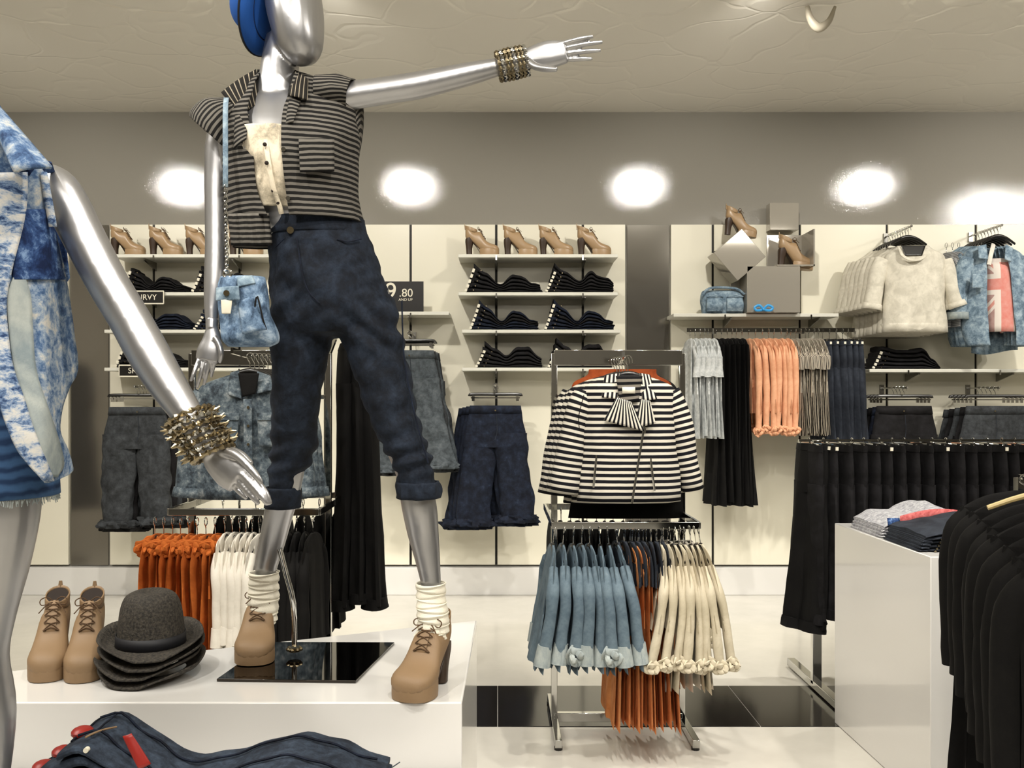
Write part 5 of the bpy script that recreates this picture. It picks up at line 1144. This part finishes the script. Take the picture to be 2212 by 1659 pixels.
# foreground pile with red leather patches on the low table
o = Vector((wx(45, 1.93), 1.92, .601)); L = wx(850, 1.93)-o.x
PF = [(0, .185), (.10, .205), (.235, .238), (.33, .185), (.44, .142), (.57, .155), (.66, .178), (.74, .191), (.84, .178), (.92, .15), (1.0, .13)]
for k in range(5):
    folded('dark blue jeans with a red leather patch, %s of the foreground pile' % ('topmost' if k == 4 else POS[k]), 'folded jeans in the foreground', o, k, 5, ['denim_dk', 'denim_fold'][k % 2] if k < 4 else 'denim_fold', PF, L, .22, 1.0, 20, tagm='red_leather', x0f=(-.03, .125), fr=[0, .55, .68, .79, .9, 1.0])
def lbl(par): pass
top = [x for x in COL.objects if x.get('label', '').startswith('dark blue jeans') and 'topmost' in x['label']][0]
leaf('leather_patch', (P(266, 1590, 1.80), P(284, 1584, 1.80), P(326, 1650, 1.80), P(300, 1662, 1.79)), 'red_leather', top, .004, th=.004)
g = G()
for i in range(46):
    c_ = Vector((o.x+L-.014, 1.82+.20*i/46, .66+.07*(i % 5)/5)); g.tube([c_, c_+Vector((.014*random.random()+.006, random.uniform(-.008, .008), random.uniform(-.01, .012)))], .0012, n=4, m=1)
g.build('frayed_hem', 'denim_mid', top)
# folded clothes on the white plinth
oj = Vector((P(1966, 1180, 3.62).x, 3.72, zt+.001))
for k in range(5):
    folded('dark slate jeans, %s of the pile on the white plinth' % ('topmost' if k == 4 else POS[k]), 'slate jeans on the plinth', oj, k, 5, 'slate', [(0, .07), (.2, .10), (.4, .12), (.7, .15), (1, .14)], .42, .34, .78, 31, tagm=None, x0f=(0, .03))
ot = Vector((P(1872, 1140, 4.05).x, 4.08, zt+.001))
for k in range(4):
    t = folded('marled grey printed tee, %s of the pile on the plinth' % ('topmost' if k == 3 else POS[k]), 'printed tees on the plinth', ot, k, 4, 'marl', [(0, .05), (.2, .10), (.35, .10), (.55, .15), (.7, .12), (1, .08)], .46, .34, .86, 40+k*3, tagm=None, name='folded_tee', cat='t-shirt', x0f=(0, .02))
    if k == 3:
        pr = G(); pr.grid([[ot+Vector((.08+.34*i/14, -.184+.004*j, .055+.03*math.sin(i/14*PI)+.018*j)) for i in range(15)] for j in range(3)], lambda i, j: (j*.02, i*.02), False); pr.build('red_print', 'red', t, solid=.003)
        pr = G(); pr.grid([[ot+Vector((.03+.05*i/4, -.182+.006*j, .05+.016*j)) for i in range(5)] for j in range(3)], lambda i, j: (j*.02, i*.02), False); pr.build('blue_print', 'acid_dk', t, solid=.003)
# ================================================================ signs
def text(par, s, loc, size, mat='tag_white', name='lettering', ext=.0006, align='LEFT'):
    cu = bpy.data.curves.new(name, 'FONT'); cu.body = s; cu.size = size; cu.extrude = ext; cu.align_x = align; cu.offset = 0
    o = bpy.data.objects.new(name, cu); COL.objects.link(o); dg = bpy.context.evaluated_depsgraph_get()
    me = bpy.data.meshes.new_from_object(o.evaluated_get(dg)); bpy.data.objects.remove(o)
    me.transform(Matrix.Translation(Vector(loc)-wloc(par)) @ Matrix.Rotation(PI/2, 4, 'X'))
    ob = link(name, me, mat, par, None, 0); ob.name = name; return ob
Ys = 7.0
sg = thing('price_sign', 'black price sign reading 9.80 and up on the short shelf', 'sign', (wx(868, Ys), Ys, wz(673, 6.98)+.001))
xa, xb, z0, z1 = wx(818, Ys), wx(915, Ys), wz(672, Ys), wz(608, Ys)
sg.location.z = wz(673, 6.98)+.001
G().box(((xa+xb)/2, Ys, (sg.location.z+z1)/2), (xb-xa, .006, z1-sg.location.z)).build('board', 'black_plastic', sg, bevel=.001)
text(sg, '9', (wx(831, Ys), Ys-.004, wz(647, Ys)), .18); text(sg, '.80', (wx(862, Ys), Ys-.004, wz(641, Ys)), .085); text(sg, 'AND UP', (wx(861, Ys), Ys-.004, wz(650, Ys)), .028)
for lab, a_, b_, t_, u_, tx, xt in (('small black sign lettered CURVY on the left shelf edge', 270, 354, 629, 656, 'CURVY', 284), ('small black sign lettered SKINNY under the lowest left shelf', 258, 352, 789, 813, 'SKINNY', 277)):
    Yq = 6.965; xa, xb, z0, z1 = wx(a_, Yq), wx(b_, Yq), wz(u_, Yq), wz(t_, Yq)
    s_ = thing('shelf_sign', lab, 'sign', ((xa+xb)/2, Yq, z0), 'black shelf signs')
    G().box(((xa+xb)/2, Yq, (z0+z1)/2), (xb-xa, .005, z1-z0)).build('board', 'black_plastic', s_)
    for c_, d_ in (((xa, z0), (xb, z0)), ((xb, z0), (xb, z1)), ((xb, z1), (xa, z1)), ((xa, z1), (xa, z0))):
        bar(G(), (c_[0], Yq-.004, c_[1]), (d_[0], Yq-.004, d_[1]), .006, .009).build('frame', 'tag_white', s_)
    text(s_, tx, (wx(xt, Yq), Yq-.004, (z0+z1)/2-.018), .058)
# ================================================================ mirror boxes, shoes and bag on the right shelf
zs = wz(677, 6.98)+.002
bx_ = thing('mirror_box', 'grey mirror-glossy cube standing upright on the right shelf', 'display box', (wx(1672, 7.0), 7.05, zs), 'grey mirror boxes')
s_ = wx(1730, 6.93)-wx(1615, 6.93)
g = G().box((wx(1672, 6.93), 6.94+.13, zs+.17), (s_, .26, .34)); g.build('shell', 'grey_mirror', bx_, bevel=.003)
tb_ = thing('mirror_box', 'grey mirror-glossy cube balanced on its corner at left of the shelf', 'display box', (wx(1587, 6.95), 7.08, zs), 'grey mirror boxes')
c_ = P(1590, 555, 7.05); R = Matrix.Rotation(.86, 3, 'Y'); hs = .27
G().box(c_, (hs, .22, hs), rot=R).build('shell', 'grey_mirror', tb_, bevel=.003)
G().box((c_.x+.03, 7.17, (c_.z-.16+zs)/2), (.09, .05, c_.z-.16-zs+.04)).build('prop', 'grey_mirror', tb_)
lb = thing('mirror_box', 'open grey mirror box tray holding one tan shoe above the upright cube', 'display box', P(1706, 575, 7.0), 'grey mirror boxes')
xa, xb, za, zb = wx(1676, 6.98), wx(1757, 6.98), zs+.343, zs+.343+.27
G().box(((xa+xb)/2, 7.22, (za+zb)/2), (xb-xa, .01, zb-za)).build('back_plate', 'grey_mirror', lb)
G().box(((xa+xb)/2, 7.08, za+.005), (xb-xa, .27, .01)).build('base_plate', 'grey_mirror', lb)
G().box((xb-.005, 7.08, (za+zb)/2), (.01, .27, zb-za)).build('side_plate', 'grey_mirror', lb)
hb_ = thing('mirror_box', 'small grey mirror panel fixed above the shelf against the wall', 'display box', P(1700, 497, 7.2), 'grey mirror boxes')
G().box(P(1690, 470, 7.2), (U(62, 7.2), .1, U(58, 7.2))).build('shell', 'grey_mirror', hb_, bevel=.002)
o = copy_tree(gl); o.location = (xa+.03, 7.08, za+.012); o.rotation_euler = (0, .12, 0); o.scale = (1.12,)*3; o['label'] = 'tan heeled lace-up shoe inside the open mirror box'; o['group'] = 'tan shoes on the mirror boxes'
o = copy_tree(gl); o.location = (wx(1566, 7.0), 7.05, wz(505, 7.0)-.002); o.rotation_euler = (0, .12, 0); o.scale = (1.0,)*3; o['label'] = 'tan heeled lace-up shoe perched on the tilted mirror cube'; o['group'] = 'tan shoes on the mirror boxes'
o.location.z = c_.z+.165
bb = thing('handbag', 'sky blue fabric handbag with two front pockets on the right shelf', 'handbag', (wx(1563, 7.0), 7.06, zs))
q = lambda x, y, Yb=7.0: P(x, y, Yb)
zb0 = zs
G().loft([((wx(1563, 7.0), 7.05, zb0), (.15, 0, 0), (0, .06, 0)), ((wx(1563, 7.0), 7.05, zb0+.05), (.158, 0, 0), (0, .075, 0)), ((wx(1563, 7.0), 7.05, zb0+.12), (.155, 0, 0), (0, .065, 0)), ((wx(1562, 7.0), 7.05, zb0+.165), (.145, 0, 0), (0, .035, 0)), ((wx(1562, 7.0), 7.05, zb0+.175), (.13, 0, 0), (0, .012, 0))], n=36, m=4, sq=.7, nz=.012, nf=16).build('bag_body', 'bag_blue', bb)
for x_ in (-.072, .076):
    G().loft([((wx(1563, 7.0)+x_, 6.975, zb0+.012), (.058, 0, 0), (0, .018, 0)), ((wx(1563, 7.0)+x_, 6.965, zb0+.06), (.062, 0, 0), (0, .026, 0)), ((wx(1563, 7.0)+x_, 6.98, zb0+.115), (.058, 0, 0), (0, .014, 0))], n=22, m=4, sq=.7, nz=.005, nf=30).build('front_pocket', 'bag_blue', bb)
    G().tube([(wx(1563, 7.0)+x_-.06, 6.97, zb0+.12), (wx(1563, 7.0)+x_, 6.95, zb0+.126), (wx(1563, 7.0)+x_+.06, 6.97, zb0+.12)], .006, n=8, m=3).build('pocket_piping', 'bag_blue', bb)
G().tube([(wx(1518, 7.0), 7.0, zb0+.13), (wx(1525, 7.0), 6.99, zb0+.17), (wx(1545, 7.0), 6.99, zb0+.19), (wx(1590, 7.0), 7.0, zb0+.182), (wx(1608, 7.0), 7.0, zb0+.14)], .009, n=8, m=4).build('handle', 'bag_blue', bb)
bw = thing('ribbon_bow', 'bright blue ribbon bow lying at the foot of the upright mirror box', 'bow', (wx(1648, 6.9), 6.915, zs))
bl_ = simple('bright_blue_satin', (58, 160, 226), .3)
for s in (-1, 1): G().tube([(wx(1650, 6.9), 6.91, zs+.02), (wx(1650, 6.9)+s*.03, 6.905, zs+.05), (wx(1650, 6.9)+s*.065, 6.905, zs+.035), (wx(1650, 6.9)+s*.05, 6.905, zs+.014), (wx(1650, 6.9), 6.91, zs+.018)], .009, n=8, m=4, flat=.5).build('bow_loop', bl_, bw)
G().sphere((wx(1650, 6.9), 6.905, zs+.02), .012, 10).build('knot', bl_, bw)
